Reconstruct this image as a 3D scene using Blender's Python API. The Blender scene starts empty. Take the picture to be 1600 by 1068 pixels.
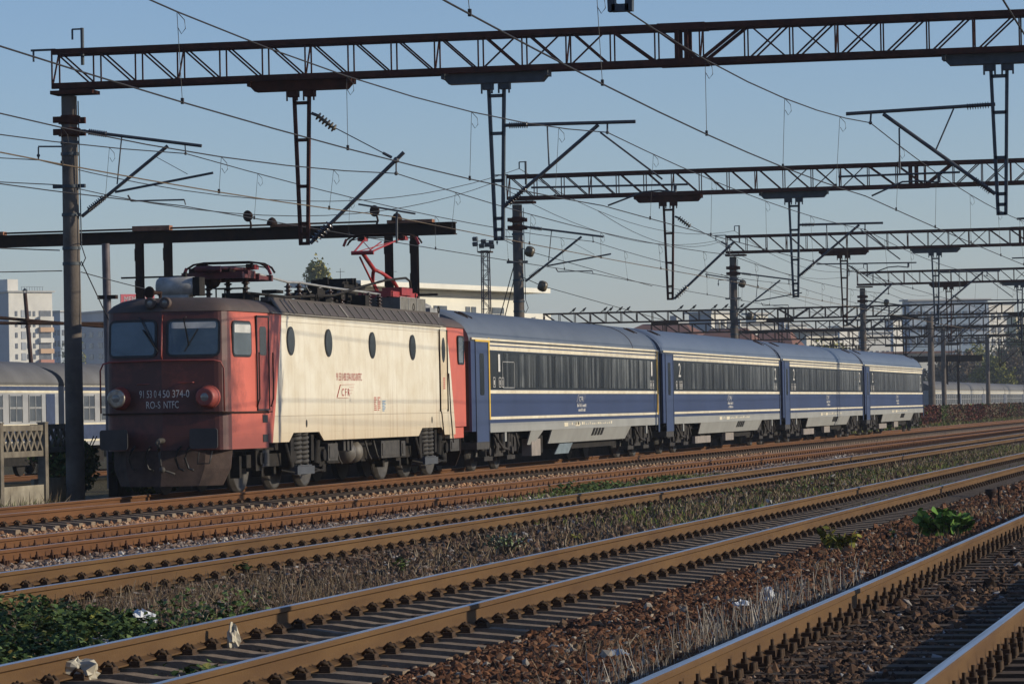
import bpy, math, random
import numpy as np
from mathutils import Vector, Matrix
random.seed(7); RNG = np.random.default_rng(7)
scene = bpy.context.scene
COL = scene.collection
# ------------------------------------------------------------------ camera
F_PX, YAW, PITCH, ROLL, CAM_H = 5760.92, 0.21091, 0.018404, -0.019153, 1.4532
_F = Vector((-math.sin(YAW)*math.cos(PITCH), math.cos(YAW)*math.cos(PITCH), math.sin(PITCH)))
_R = Vector((math.cos(YAW), math.sin(YAW), 0)); _U = _R.cross(_F)
_c, _s = math.cos(ROLL), math.sin(ROLL)
RX = _R*_c + _U*_s; UX = -_R*_s + _U*_c
cd = bpy.data.cameras.new('camera'); cam = bpy.data.objects.new('camera', cd); COL.objects.link(cam)
cd.sensor_width = 36; cd.lens = F_PX/1600*36; cd.clip_start = 0.5; cd.clip_end = 9000
cam.matrix_world = Matrix(((RX.x, UX.x, -_F.x, 0), (RX.y, UX.y, -_F.y, 0), (RX.z, UX.z, -_F.z, CAM_H), (0, 0, 0, 1)))
scene.camera = cam
# ------------------------------------------------------------------ sky, sun, exposure
SUN_EL, SUN_AZ = math.radians(18), math.radians(6.5)      # azimuth from +X towards +Y
w = bpy.data.worlds.new("World"); scene.world = w; w.use_nodes = True
nt = w.node_tree; bg = nt.nodes['Background']
sky = nt.nodes.new('ShaderNodeTexSky'); sky.sky_type = 'NISHITA'; sky.sun_disc = False
sky.sun_elevation = SUN_EL; sky.sun_rotation = math.radians(90) - SUN_AZ
sky.air_density = 1.0; sky.dust_density = 0.3; sky.ozone_density = 6.0; sky.altitude = 80
tint = nt.nodes.new('ShaderNodeMix'); tint.data_type = 'RGBA'; tint.blend_type = 'MULTIPLY'; tint.inputs[0].default_value = 1
tint.inputs[7].default_value = (1.16, .965, .95, 1); nt.links.new(sky.outputs[0], tint.inputs[6])
nt.links.new(tint.outputs[2], bg.inputs[0]); bg.inputs[1].default_value = 0.134
sl = bpy.data.lights.new('sun', 'SUN'); sl.energy = 4.3; sl.angle = math.radians(0.5); sl.color = (1.0, 0.90, 0.71)
sun = bpy.data.objects.new('sun', sl); COL.objects.link(sun)
sd = Vector((math.cos(SUN_EL)*math.cos(SUN_AZ), math.cos(SUN_EL)*math.sin(SUN_AZ), math.sin(SUN_EL)))
sun.rotation_euler = sd.to_track_quat('Z', 'Y').to_euler(); sun.location = (20, 20, 40)
scene.view_settings.view_transform = 'Standard'; scene.view_settings.look = 'None'
scene.view_settings.exposure = 0.0; scene.view_settings.gamma = 1.0
scene.cycles.max_bounces = 6; scene.cycles.use_adaptive_sampling = True
# ------------------------------------------------------------------ helpers
def ray(px, py):
    u2 = (px-800)/F_PX; v2 = (534-py)/F_PX
    return _F + RX*u2 + UX*v2
def at(px, py, ax, val):
    d = ray(px, py); o = Vector((0, 0, CAM_H)); i = 'xyz'.index(ax)
    return o + d*((val-o[i])/d[i])
def pxof(x, y, z):
    p = Vector((x, y, z-CAM_H)); k = p.dot(_F)
    return 800+F_PX*p.dot(RX)/k, 534-F_PX*p.dot(UX)/k
def tag(o, label=None, cat=None, group=None, kind=None):
    if label: o['label'] = label
    if cat: o['category'] = cat
    if group: o['group'] = group
    if kind: o['kind'] = kind
    return o
def thing(name, label, cat, loc=(0, 0, 0), group=None):
    o = bpy.data.objects.new(name, None); COL.objects.link(o); o.location = loc; o.empty_display_size = .3
    return tag(o, label, cat, group)
def wloc(o):
    v = Vector((0, 0, 0))
    while o is not None: v += o.location; o = o.parent
    return v
def dup(o, parent=None, loc=None, label=None, group=None):
    c = o.copy(); COL.objects.link(c); c.parent = parent
    if loc is not None: c.location = loc
    if label: c['label'] = label
    if group: c['group'] = group
    for ch in list(o.children): dup(ch, c)
    return c
class MB:
    def __init__(s): s.v = []; s.f = []; s.m = []; s.mi = 0; s.smooth = []
    def add(s, vs, fs, sm=False):
        n = len(s.v); s.v += [tuple(p) for p in vs]
        for f in fs: s.f.append(tuple(i+n for i in f)); s.m.append(s.mi); s.smooth.append(sm)
    def box(s, c, d, rz=0, rx=0, ry=0):
        M = Matrix.Rotation(rz, 3, 'Z') @ Matrix.Rotation(ry, 3, 'Y') @ Matrix.Rotation(rx, 3, 'X'); c = Vector(c)
        vs = [c + M @ Vector((x*d[0]/2, y*d[1]/2, z*d[2]/2)) for x in (-1, 1) for y in (-1, 1) for z in (-1, 1)]
        s.add(vs, [(0, 1, 3, 2), (4, 6, 7, 5), (0, 4, 5, 1), (2, 3, 7, 6), (0, 2, 6, 4), (1, 5, 7, 3)]); return s
    def bb(s, x0, x1, y0, y1, z0, z1): return s.box(((x0+x1)/2, (y0+y1)/2, (z0+z1)/2), (abs(x1-x0), abs(y1-y0), abs(z1-z0)))
    def _fr(s, d, up=None):
        d = d.normalized(); u = Vector(up) if up else (Vector((0, 0, 1)) if abs(d.z) < .95 else Vector((0, 1, 0)))
        a = d.cross(u).normalized(); return a, a.cross(d).normalized()
    def beam(s, p, q, wd, h=None, up=None):
        p = Vector(p); q = Vector(q); h = h or wd; a, b = s._fr(q-p, up)
        vs = [e + a*x*wd/2 + b*z*h/2 for e in (p, q) for x, z in ((-1, -1), (1, -1), (1, 1), (-1, 1))]
        s.add(vs, [(3, 2, 1, 0), (4, 5, 6, 7), (0, 1, 5, 4), (1, 2, 6, 5), (2, 3, 7, 6), (3, 0, 4, 7)]); return s
    def cone(s, p, q, r0, r1=None, n=12, caps=True, sm=True):
        r1 = r0 if r1 is None else r1; p = Vector(p); q = Vector(q); a, b = s._fr(q-p)
        vs = [e + (a*math.cos(2*math.pi*i/n) + b*math.sin(2*math.pi*i/n))*r for e, r in ((p, r0), (q, r1)) for i in range(n)]
        s.add(vs, [(i, (i+1) % n, n+(i+1) % n, n+i) for i in range(n)], sm)
        if caps: s.add(vs, [tuple(range(n-1, -1, -1)), tuple(range(n, 2*n))])
        return s
    def tube(s, pts, r, n=6):
        pts = [Vector(p) for p in pts]; vs = []; fs = []
        for k, p in enumerate(pts):
            d = pts[min(k+1, len(pts)-1)] - pts[max(k-1, 0)]; a, b = s._fr(d)
            rr = r[k] if isinstance(r, (list, tuple)) else r
            vs += [p + (a*math.cos(2*math.pi*i/n) + b*math.sin(2*math.pi*i/n))*rr for i in range(n)]
        for k in range(len(pts)-1):
            fs += [(k*n+i, k*n+(i+1) % n, (k+1)*n+(i+1) % n, (k+1)*n+i) for i in range(n)]
        fs += [tuple(range(n-1, -1, -1)), tuple(range((len(pts)-1)*n, len(pts)*n))]
        s.add(vs, fs, n > 4); return s
    def lathe(s, o, axis, prof, n=14):
        o = Vector(o); ax = Vector(axis).normalized(); a, b = s._fr(ax); vs = []; fs = []
        for t, r in prof: vs += [o + ax*t + (a*math.cos(2*math.pi*i/n) + b*math.sin(2*math.pi*i/n))*r for i in range(n)]
        for k in range(len(prof)-1): fs += [(k*n+i, k*n+(i+1) % n, (k+1)*n+(i+1) % n, (k+1)*n+i) for i in range(n)]
        s.add(vs, fs, True); s.add(vs, [tuple(range(n-1, -1, -1)), tuple(range((len(prof)-1)*n, len(prof)*n))]); return s
    def insul(s, p, q, r, k=6, rc=.25):
        p = Vector(p); q = Vector(q); L = (q-p).length; pr = []
        for i in range(k):
            t0 = L*i/k; pr += [(t0, r*rc), (t0+L*.25/k, r*rc), (t0+L*.45/k, r), (t0+L*.6/k, r*.95), (t0+L*.75/k, r*rc)]
        pr.append((L, r*rc)); return s.lathe(p, q-p, pr, 12)
    def prism(s, poly, off):          # poly: list of 3D points (one planar face), extruded by vector off
        n = len(poly); off = Vector(off); vs = [Vector(p) for p in poly]; vs += [p+off for p in vs]
        s.add(vs, [tuple(range(n-1, -1, -1)), tuple(range(n, 2*n))] + [(i, (i+1) % n, n+(i+1) % n, n+i) for i in range(n)]); return s
    def loft(s, rings, closed=True, cap0=True, cap1=True, sm=False):
        n = len(rings[0]); vs = [p for r in rings for p in r]; fs = []
        for k in range(len(rings)-1):
            for i in range(n if closed else n-1): fs.append((k*n+i, k*n+(i+1) % n, (k+1)*n+(i+1) % n, (k+1)*n+i))
        s.add(vs, fs, sm)
        if cap0: s.add(rings[0], [tuple(range(n-1, -1, -1))])
        if cap1: s.add(rings[-1], [tuple(range(n))])
        return s
    def ball(s, c, r, n=10, m=7, sc=(1, 1, 1)):
        c = Vector(c); vs = [c+Vector((0, 0, -r*sc[2]))]; fs = []
        for j in range(1, m):
            t = -math.pi/2+math.pi*j/m
            vs += [c + Vector((r*sc[0]*math.cos(t)*math.cos(2*math.pi*i/n), r*sc[1]*math.cos(t)*math.sin(2*math.pi*i/n), r*sc[2]*math.sin(t))) for i in range(n)]
        vs.append(c+Vector((0, 0, r*sc[2])))
        for i in range(n):
            fs.append((0, 1+(i+1) % n, 1+i)); fs.append((len(vs)-1, 1+(m-2)*n+i, 1+(m-2)*n+(i+1) % n))
            for j in range(m-2): fs.append((1+j*n+i, 1+j*n+(i+1) % n, 1+(j+1)*n+(i+1) % n, 1+(j+1)*n+i))
        s.add(vs, fs, True); return s
    def text(s, body, o, right, up, h, width=None, thick=.004):
        cu = bpy.data.curves.new('t', 'FONT'); cu.body = body; cu.size = 1; cu.align_x = 'CENTER'; cu.align_y = 'CENTER'; cu.resolution_u = 3
        ob = bpy.data.objects.new('t', cu); COL.objects.link(ob)
        me = bpy.data.meshes.new_from_object(ob.evaluated_get(bpy.context.evaluated_depsgraph_get()))
        xs = [v.co.x for v in me.vertices]; ys = [v.co.y for v in me.vertices]
        x0, x1, y0, y1 = min(xs), max(xs), min(ys), max(ys); ky = h/(y1-y0); kx = (width/(x1-x0)) if width else ky
        o = Vector(o); right = Vector(right).normalized(); up = Vector(up).normalized(); nn = right.cross(up)
        vs = [o + right*((v.co.x-(x0+x1)/2)*kx) + up*((v.co.y-(y0+y1)/2)*ky) + nn*thick for v in me.vertices]
        s.add(vs, [tuple(p.vertices) for p in me.polygons])
        bpy.data.objects.remove(ob); bpy.data.curves.remove(cu); bpy.data.meshes.remove(me); return s
    def build(s, name, mats, parent=None, label=None):
        me = bpy.data.meshes.new(name); b = wloc(parent) if parent else Vector((0, 0, 0))
        me.from_pydata([(x-b.x, y-b.y, z-b.z) for x, y, z in s.v], [], s.f)
        if not isinstance(mats, (list, tuple)): mats = [mats]
        for m in mats: me.materials.append(m)
        me.polygons.foreach_set('material_index', s.m); me.polygons.foreach_set('use_smooth', s.smooth); me.update()
        o = bpy.data.objects.new(name, me); COL.objects.link(o); o.parent = parent
        if label: o['label'] = label
        return o
def rrect(w_, h_, r, n=4):
    out = []
    for cx, cy, a0 in ((w_/2-r, h_/2-r, 0), (-w_/2+r, h_/2-r, 90), (-w_/2+r, -h_/2+r, 180), (w_/2-r, -h_/2+r, 270)):
        for i in range(n+1):
            a = math.radians(a0+90*i/n); out.append((cx+r*math.cos(a), cy+r*math.sin(a)))
    return out
def rounded(pts, rad, n=6):            # 2D closed polygon with rounded corners, rad per point
    out = []; N = len(pts)
    for i in range(N):
        p = Vector(pts[i]); a = Vector(pts[i-1]); b = Vector(pts[(i+1) % N]); r = rad[i]
        if r <= 0: out.append(tuple(p)); continue
        u = (a-p).normalized(); v = (b-p).normalized()
        for k in range(n+1):
            t = k/n; q0 = p+u*r*(1-t); q1 = p+v*r*t; out.append(tuple(q0*(1-t)+q1*t))
    return out
# ------------------------------------------------------------------ materials
class NT:
    def __init__(s, name):
        s.m = bpy.data.materials.new(name); s.m.use_nodes = True; s.t = s.m.node_tree; s.b = s.t.nodes['Principled BSDF']
    def n(s, typ, **kw):
        o = s.t.nodes.new(typ)
        for k, v in kw.items(): setattr(o, k, v)
        return o
    def l(s, a, b): s.t.links.new(a, b)
    def pos(s):
        if not hasattr(s, '_p'): s._p = s.n('ShaderNodeTexCoord').outputs['Object']
        return s._p
    def xyz(s):
        if not hasattr(s, '_x'):
            x = s.n('ShaderNodeSeparateXYZ'); s.l(s.pos(), x.inputs[0]); s._x = x.outputs
        return s._x
    def noise(s, scale, detail=4, rough=.6, stretch=None):
        t = s.n('ShaderNodeTexNoise'); t.inputs['Scale'].default_value = scale; t.inputs['Detail'].default_value = detail; t.inputs['Roughness'].default_value = rough
        p = s.pos()
        if stretch:
            mp = s.n('ShaderNodeMapping'); mp.inputs['Scale'].default_value = stretch; s.l(p, mp.inputs[0]); p = mp.outputs[0]
        s.l(p, t.inputs['Vector']); return t.outputs['Fac']
    def ramp(s, fac, stops, const=False):
        r = s.n('ShaderNodeValToRGB'); e = r.color_ramp.elements
        if const: r.color_ramp.interpolation = 'CONSTANT'
        while len(e) < len(stops): e.new(.5)
        for k, (p, c) in enumerate(stops):
            e[k].position = p; e[k].color = (c, c, c, 1) if not isinstance(c, tuple) else tuple(c)+(1,)
        s.l(fac, r.inputs[0]); return r.outputs[0]
    def mix(s, fac, a, b):
        x = s.n('ShaderNodeMix', data_type='RGBA')
        for i, v in ((0, fac), (6, a), (7, b)):
            if hasattr(v, 'is_output'): s.l(v, x.inputs[i])
            elif isinstance(v, tuple): x.inputs[i].default_value = tuple(v)+(1,)
            else: x.inputs[i].default_value = v
        return x.outputs[2]
    def math(s, op, a, b=0):
        x = s.n('ShaderNodeMath', operation=op)
        for i, v in ((0, a), (1, b)):
            if hasattr(v, 'is_output'): s.l(v, x.inputs[i])
            else: x.inputs[i].default_value = v
        return x.outputs[0]
    def bump(s, h, strength=.3, dist=.02):
        x = s.n('ShaderNodeBump'); x.inputs['Strength'].default_value = strength; x.inputs['Distance'].default_value = dist
        s.l(h, x.inputs['Height']); s.l(x.outputs[0], s.b.inputs['Normal']); return s
    def out(s, col=None, rough=.6, metal=0., spec=None):
        for k, v in (('Base Color', col), ('Roughness', rough), ('Metallic', metal), ('Specular IOR Level', spec)):
            if v is None: continue
            if hasattr(v, 'is_output'): s.l(v, s.b.inputs[k])
            else: s.b.inputs[k].default_value = tuple(v)+(1,) if isinstance(v, tuple) else v
        return s.m
def M(name, c, rough=.7, metal=0., c2=None, sc=3., amt=(.35, .7), bump=0, bsc=40., stretch=None, spec=None):
    k = NT(name); spec = .15 if spec is None and rough >= .8 else spec
    if c2 is None: c2 = tuple(x*.6 for x in c)
    f = k.ramp(k.noise(sc, 6, .65, stretch), [(amt[0], 0.), (amt[1], 1.)])
    if bump: k.bump(k.noise(bsc, 5), bump)
    return k.out(k.mix(f, tuple(c), tuple(c2)), rough, metal, spec)
m_rust = M('rusty_steel', (.085, .032, .023), .85, 0, (.04, .018, .015), 4, bump=.3)
m_rust2 = M('red_rust_steel', (.085, .028, .018), .85, 0, (.035, .016, .012), 3, bump=.3)
m_black = M('black_rust_steel', (.020, .013, .011), .9, 0, (.045, .022, .015), 2.5, bump=.3)
m_galv = M('galvanised_steel', (.065, .078, .090), .65, .2, (.04, .048, .055), 5)
m_tube = M('grey_tube', (.085, .09, .10), .55, .3, (.05, .05, .055), 6)
m_wire = M('wire', (.035, .030, .028), .6, .3)
m_copper = M('tan_wire', (.16, .11, .06), .6, .2)
m_porc = M('brown_porcelain', (.05, .03, .025), .25)
m_porcg = M('tan_porcelain', (.15, .12, .075), .4)
m_dark = M('dark_underframe', (.014, .013, .012), .85, 0, (.034, .029, .025), 4, bump=.3)
m_grime = M('grimy_grey_steel', (.065, .058, .050), .75, .1, (.022, .020, .019), 5, bump=.2)
m_wheel = M('wheel_steel', (.06, .054, .048), .65, .2, (.035, .030, .027), 6)
m_concrete = M('weathered_concrete', (.25, .22, .19), .9, 0, (.12, .10, .085), 2.5, (.3, .75), .4, 30)
m_mast = M('dark_mast_concrete', (.16, .135, .115), .9, 0, (.085, .07, .06), 2.5, (.3, .75), .4, 30)
m_black_rubber = M('black_rubber', (.012, .012, .013), .55)
m_white = M('white_lettering', (.62, .60, .56), .6, 0, (.4, .38, .35), 8)
# ------------------------------------------------------------------ scatter (numpy)
def rotmats(yaw, tilt, roll):
    cy, sy, ct, st, cr, sr = np.cos(yaw), np.sin(yaw), np.cos(tilt), np.sin(tilt), np.cos(roll), np.sin(roll)
    N = len(yaw); Z = np.zeros(N); I = np.ones(N)
    A = np.stack([cy, -sy, Z, sy, cy, Z, Z, Z, I], -1).reshape(N, 3, 3)
    B = np.stack([I, Z, Z, Z, ct, -st, Z, st, ct], -1).reshape(N, 3, 3)
    C = np.stack([cr, Z, sr, Z, I, Z, -sr, Z, cr], -1).reshape(N, 3, 3)
    return A @ B @ C
def scatter(name, tmpls, pos, rot, scale, mat, parent=None, jit=0., rnd=None):
    pos = np.asarray(pos, float); N = len(pos); scale = np.asarray(scale, float)
    if scale.ndim == 1: scale = np.repeat(scale[:, None], 3, 1)
    rnd = RNG.random(N) if rnd is None else rnd
    which = RNG.integers(0, len(tmpls), N); V = []; FI = []; FL = []; R = []; base = 0
    for t, (tv, tf) in enumerate(tmpls):
        ix = np.nonzero(which == t)[0]
        if not len(ix): continue
        tv = np.asarray(tv, float); nv = len(tv)
        P = tv[None]*(1+jit*RNG.normal(size=(len(ix), nv, 1)))*scale[ix][:, None, :]
        P = np.einsum('nij,nvj->nvi', rot[ix], P) + pos[ix][:, None, :]
        V.append(P.reshape(-1, 3)); R.append(np.repeat(rnd[ix], nv))
        off = base + np.arange(len(ix))*nv
        flat = np.concatenate([np.asarray(f) for f in tf]); lens = np.array([len(f) for f in tf])
        FI.append((off[:, None]+flat[None]).reshape(-1)); FL.append(np.tile(lens, len(ix))); base += len(ix)*nv
    V = np.concatenate(V); FI = np.concatenate(FI); FL = np.concatenate(FL); R = np.concatenate(R)
    b = wloc(parent) if parent else Vector((0, 0, 0)); V = V - np.array(b)
    me = bpy.data.meshes.new(name); me.vertices.add(len(V)); me.vertices.foreach_set('co', V.astype(np.float32).ravel())
    me.loops.add(len(FI)); me.loops.foreach_set('vertex_index', FI.astype(np.int32))
    me.polygons.add(len(FL)); me.polygons.foreach_set('loop_start', np.concatenate([[0], np.cumsum(FL)[:-1]]).astype(np.int32))
    at_ = me.attributes.new('rnd', 'FLOAT', 'POINT'); at_.data.foreach_set('value', R.astype(np.float32))
    me.polygons.foreach_set('use_smooth', np.zeros(len(FL), bool)); me.update(calc_edges=True); me.validate(); me.materials.append(mat)
    o = bpy.data.objects.new(name, me); COL.objects.link(o); o.parent = parent
    return o
def attr_mat(name, stops, rough=.8, trans=0, bump=0):
    k = NT(name); a = k.n('ShaderNodeAttribute'); a.attribute_name = 'rnd'
    c = k.ramp(a.outputs['Fac'], stops)
    n_ = k.ramp(k.noise(9, 3), [(.3, .7), (.7, 1.15)])
    x = k.n('ShaderNodeMix', data_type='RGBA', blend_type='MULTIPLY'); x.inputs[0].default_value = 1; k.l(c, x.inputs[6]); k.l(n_, x.inputs[7])
    if trans:
        k.b.inputs['Transmission Weight'].default_value = 0
        k.b.inputs['Subsurface Weight'].default_value = 0
    return k.out(x.outputs[2], rough, 0, .12)
# ------------------------------------------------------------------ ground
TR = {1: (-2.73, 0.0), 2: (-7.24, -.077), 3: (-12.32, -.107), 4: (-16.45, -.147), 5: (-20.05, .026)}
GA = 0.7525
_tx = [-60, -43, -27, -24, -20.05, -18.3, -16.45, -14.4, -12.32, -9.8, -8.5, -8.2, -6.3, -6.0, -5.0, -2.73, -.9, 3]
_tz = [-.85, -.8, -.8, -.3, -.19, -.32, -.37, -.35, -.33, -.34, -.33, -.335, -.335, -.32, -.27, -.215, -.36, -.36]
def gz(x, y): return np.interp(x, _tx, _tz)
xs = np.concatenate([[-2600, -1800, -1000, -500, -250, -140, -90, -60, -45, -36, -30, -26], np.arange(-24, -.6, .11), [-.2, .5, 3, 8, 20, 60, 200, 800, 1500]])
ys = np.concatenate([[-400, -200, -60, -10, 5, 12], np.arange(16, 48, .13), np.arange(48, 130, .45), np.arange(130, 430, 6), [450, 500, 600, 800, 1200, 1800, 2600]])
X, Y = np.meshgrid(xs, ys, indexing='ij')
Z = gz(X, Y)
mask = ((X > -24) & (X < -.6) & (Y > 15) & (Y < 130)).astype(float)
Z = Z + mask*(RNG.normal(size=X.shape)*.012 + .02*np.sin(X*3.1+np.sin(Y*.9))*np.sin(Y*1.3+X))
nx, ny = X.shape
idx = np.arange(nx*ny).reshape(nx, ny)
F4 = np.stack([idx[:-1, :-1], idx[1:, :-1], idx[1:, 1:], idx[:-1, 1:]], -1).reshape(-1, 4)
me = bpy.data.meshes.new('ground'); me.vertices.add(nx*ny); me.vertices.foreach_set('co', np.stack([X, Y, Z], -1).astype(np.float32).ravel())
me.loops.add(F4.size); me.loops.foreach_set('vertex_index', F4.astype(np.int32).ravel())
me.polygons.add(len(F4)); me.polygons.foreach_set('loop_start', (np.arange(len(F4))*4).astype(np.int32)); me.update(calc_edges=True); me.validate()
k = NT('ballast_ground')
mp = k.n('ShaderNodeMapRange'); k.l(k.xyz()[0], mp.inputs[0]); mp.inputs[1].default_value = -26; mp.inputs[2].default_value = 0
wob = k.math('ADD', mp.outputs[0], k.math('MULTIPLY', k.math('SUBTRACT', k.noise(.35, 4), .5), .1))
zone = k.ramp(wob, [(0., (.10, .085, .05)), (.14, (.09, .055, .032)), (.25, (.29, .165, .095)), (.34, (.29, .165, .095)), (.38, (.17, .10, .06)), (.44, (.15, .12, .10)), (.53, (.075, .048, .033)),
                    (.62, (.10, .065, .042)), (.72, (.045, .032, .024)), (.80, (.10, .042, .026)), (.88, (.075, .038, .024)), (1., (.06, .035, .022))])
vor = k.n('ShaderNodeTexVoronoi'); vor.inputs['Scale'].default_value = 16; k.l(k.pos(), vor.inputs['Vector'])
cell = k.ramp(vor.outputs['Color'], [(.15, .45), (.6, 1.1), (.93, 1.5), (.96, 2.6)])
x_ = k.n('ShaderNodeMix', data_type='RGBA', blend_type='MULTIPLY'); x_.inputs[0].default_value = 1; k.l(zone, x_.inputs[6]); k.l(cell, x_.inputs[7])
k.bump(vor.outputs['Distance'], 1., .05)
me.materials.append(k.out(x_.outputs[2], .95, 0, .05))
g = bpy.data.objects.new('ground', me); COL.objects.link(g); tag(g, kind='structure')
# platform the photographer stands on
mb = MB(); mb.bb(-.9, 6, -60, 236, -.6, -.06); tag(mb.build('platform', m_concrete), kind='structure')
# ------------------------------------------------------------------ ballast stones
def ico():
    t = (1+5**.5)/2
    v = np.array([(-1, t, 0), (1, t, 0), (-1, -t, 0), (1, -t, 0), (0, -1, t), (0, 1, t), (0, -1, -t), (0, 1, -t), (t, 0, -1), (t, 0, 1), (-t, 0, -1), (-t, 0, 1)])/(1+t*t)**.5
    f = [(0, 11, 5), (0, 5, 1), (0, 1, 7), (0, 7, 10), (0, 10, 11), (1, 5, 9), (5, 11, 4), (11, 10, 2), (10, 7, 6), (7, 1, 8), (3, 9, 4), (3, 4, 2), (3, 2, 6), (3, 6, 8), (3, 8, 9), (4, 9, 5), (2, 4, 11), (6, 2, 10), (8, 6, 7), (9, 8, 1)]
    return v, f
_iv, _if = ico(); _cube = np.array([(x, y, z) for x in (-.8, .8) for y in (-.8, .8) for z in (-.7, .7)])
_cf = [(0, 1, 3, 2), (4, 6, 7, 5), (0, 4, 5, 1), (2, 3, 7, 6), (0, 2, 6, 4), (1, 5, 7, 3)]
RAILX = [(c+s*GA) for c, _ in TR.values() for s in (-1, 1)]
def inview(P, m=40):
    q = np.asarray(P) - np.array([0, 0, CAM_H]); kz = q @ np.array(_F)
    u = 800+F_PX*(q @ np.array(RX))/kz; v = 534-F_PX*(q @ np.array(UX))/kz
    return (u > -m) & (u < 1600+m) & (v < 1068+m) & (kz > 1)
def rand_xy(n, x0, x1, y0, y1):
    P = np.stack([RNG.uniform(x0, x1, n), RNG.uniform(y0, y1, n)], -1)
    return P
def on_ground(P, dz=0.): return np.column_stack([P, gz(P[:, 0], P[:, 1])+dz])
def stones(name, bands, xr, colour, keep=None):
    PP = []; SS = []
    for y0, y1, dens, r0, r1 in bands:
        n = int(dens*(y1-y0)*(xr[1]-xr[0])); P = rand_xy(n, xr[0], xr[1], y0, y1)
        d = np.min(np.abs(P[:, :1]-np.array(RAILX)[None]), 1); P = P[d > .085]
        P3 = on_ground(P); P3 = P3[inview(P3)]
        if keep is not None: P3 = P3[keep(P3)]
        s_ = RNG.uniform(r0, r1, len(P3))*np.where(RNG.random(len(P3)) < .08, 1.5, 1); P3[:, 2] += s_*.35
        PP.append(P3); SS.append(s_)
    P = np.concatenate(PP); s_ = np.concatenate(SS); N = len(P)
    sc = np.column_stack([s_*RNG.uniform(.8, 1.45, N), s_*RNG.uniform(.7, 1.2, N), s_*RNG.uniform(.55, 1., N)])
    a = RNG.uniform(0, 6.28, (3, N))
    o = scatter(name, [(_iv, _if), (_iv*np.array([1, .8, 1.1]), _if), (_iv*np.array([1.15, .75, .85]), _if)], P, rotmats(a[0], a[1]*.15, a[2]), sc, colour, jit=.14)
    return tag(o, kind='stuff')
st_red = attr_mat('red_brown_ballast', [(0, (.045, .021, .013)), (.35, (.115, .050, .026)), (.7, (.175, .082, .043)), (.93, (.18, .11, .065)), (.97, (.34, .29, .23))], .9)
st_dark = attr_mat('oily_ballast', [(0, (.025, .018, .014)), (.5, (.075, .045, .03)), (.85, (.15, .085, .05)), (.96, (.2, .13, .085)), (.985, (.34, .32, .30))], .9)
st_tan = attr_mat('tan_ballast', [(0, (.15, .075, .04)), (.4, (.33, .175, .095)), (.8, (.44, .26, .15)), (.95, (.46, .33, .22)), (1, (.5, .43, .33))], .9)
st_pale = attr_mat('pale_ballast', [(0, (.09, .06, .045)), (.4, (.19, .13, .10)), (.8, (.28, .20, .15)), (.9, (.38, .34, .29)), (1, (.5, .47, .43))], .9)
st_mix = attr_mat('brown_ballast', [(0, (.04, .026, .018)), (.5, (.10, .062, .042)), (.85, (.16, .10, .07)), (.96, (.22, .18, .15)), (1, (.4, .37, .34))], .9)
stones('ballast', [(15, 27, 900, .012, .034), (27, 42, 430, .016, .038), (42, 70, 80, .03, .052), (70, 110, 20, .045, .07)], (-5.85, -3.75), st_red)
stones('ballast', [(15, 27, 760, .012, .034), (27, 33, 150, .026, .045), (33, 45, 50, .022, .04), (45, 70, 25, .03, .05)], (-3.75, -1.1), st_dark)
stones('ballast', [(16, 30, 26, .016, .03), (30, 60, 12, .018, .034), (60, 110, 5, .03, .04)], (-8.6, -5.85), st_dark)
stones('ballast', [(18, 45, 220, .016, .040), (45, 80, 45, .03, .055), (80, 120, 14, .04, .07)], (-13.6, -8.6), st_mix)
stones('ballast', [(28, 70, 190, .02, .042), (70, 130, 70, .03, .055)], (-15.6, -13.6), st_pale)
stones('ballast', [(28, 70, 50, .022, .045), (70, 130, 18, .03, .055)], (-17.3, -15.6), st_mix)
stones('ballast', [(45, 80, 330, .02, .042), (80, 130, 130, .028, .052)], (-19.2, -17.3), st_tan)
# ------------------------------------------------------------------ tracks
RP = [(-.075, -.172), (.075, -.172), (.075, -.161), (.012, -.140), (.009, -.120), (.009, -.052), (.036, -.038), (.036, -.012), (.030, -.003), (.018, 0), (-.018, 0), (-.030, -.003), (-.036, -.012), (-.036, -.038), (-.009, -.052), (-.009, -.120), (-.012, -.140), (-.075, -.161)]
def rail_mesh(cx, cz, y0, y1):
    mb = MB(); n = len(RP); Ys = np.arange(y0, y1+1, 12.)
    vs = [(cx+x, y, cz+z) for y in Ys for x, z in RP]
    for k in range(len(Ys)-1):
        for i in range(n):
            mb.f.append((k*n+i, (k+1)*n+i, (k+1)*n+(i+1) % n, k*n+(i+1) % n)); mb.m.append(1 if i in (8, 9, 10) else 0); mb.smooth.append(False)
    mb.v = vs; return mb
def k_rail(name, c1, c2):
    k = NT(name); f = k.ramp(k.noise(1.4, 6, .7, (1, .35, 3)), [(.3, 0.), (.72, 1.)])
    sp = k.ramp(k.noise(25, 3), [(.68, 0.), (.74, .6)])
    c = k.mix(sp, k.mix(f, c1, c2), (.05, .03, .02)); k.bump(k.noise(40, 4), .15); return k.out(c, .8, 0, .15)
m_rail = k_rail('brown_rail_side', (.130, .074, .031), (.080, .043, .020))
m_railr = k_rail('rusty_rail_side', (.145, .066, .026), (.088, .039, .018))
k = NT('polished_rail_head'); m_head = k.out(k.mix(k.ramp(k.noise(3, 4, .6, (8, .1, 1)), [(.4, 0.), (.65, 1.)]), (.62, .64, .68), (.42, .38, .36)), .32, .9)
k = NT('dull_rail_head'); m_headr = k.out(k.mix(k.ramp(k.noise(3, 4, .6, (8, .1, 1)), [(.4, 0.), (.65, 1.)]), (.36, .24, .19), (.40, .36, .36)), .5, .35)
m_slp = M('concrete_sleeper', (.27, .205, .145), .9, 0, (.13, .095, .065), 5, bump=.4)
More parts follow.
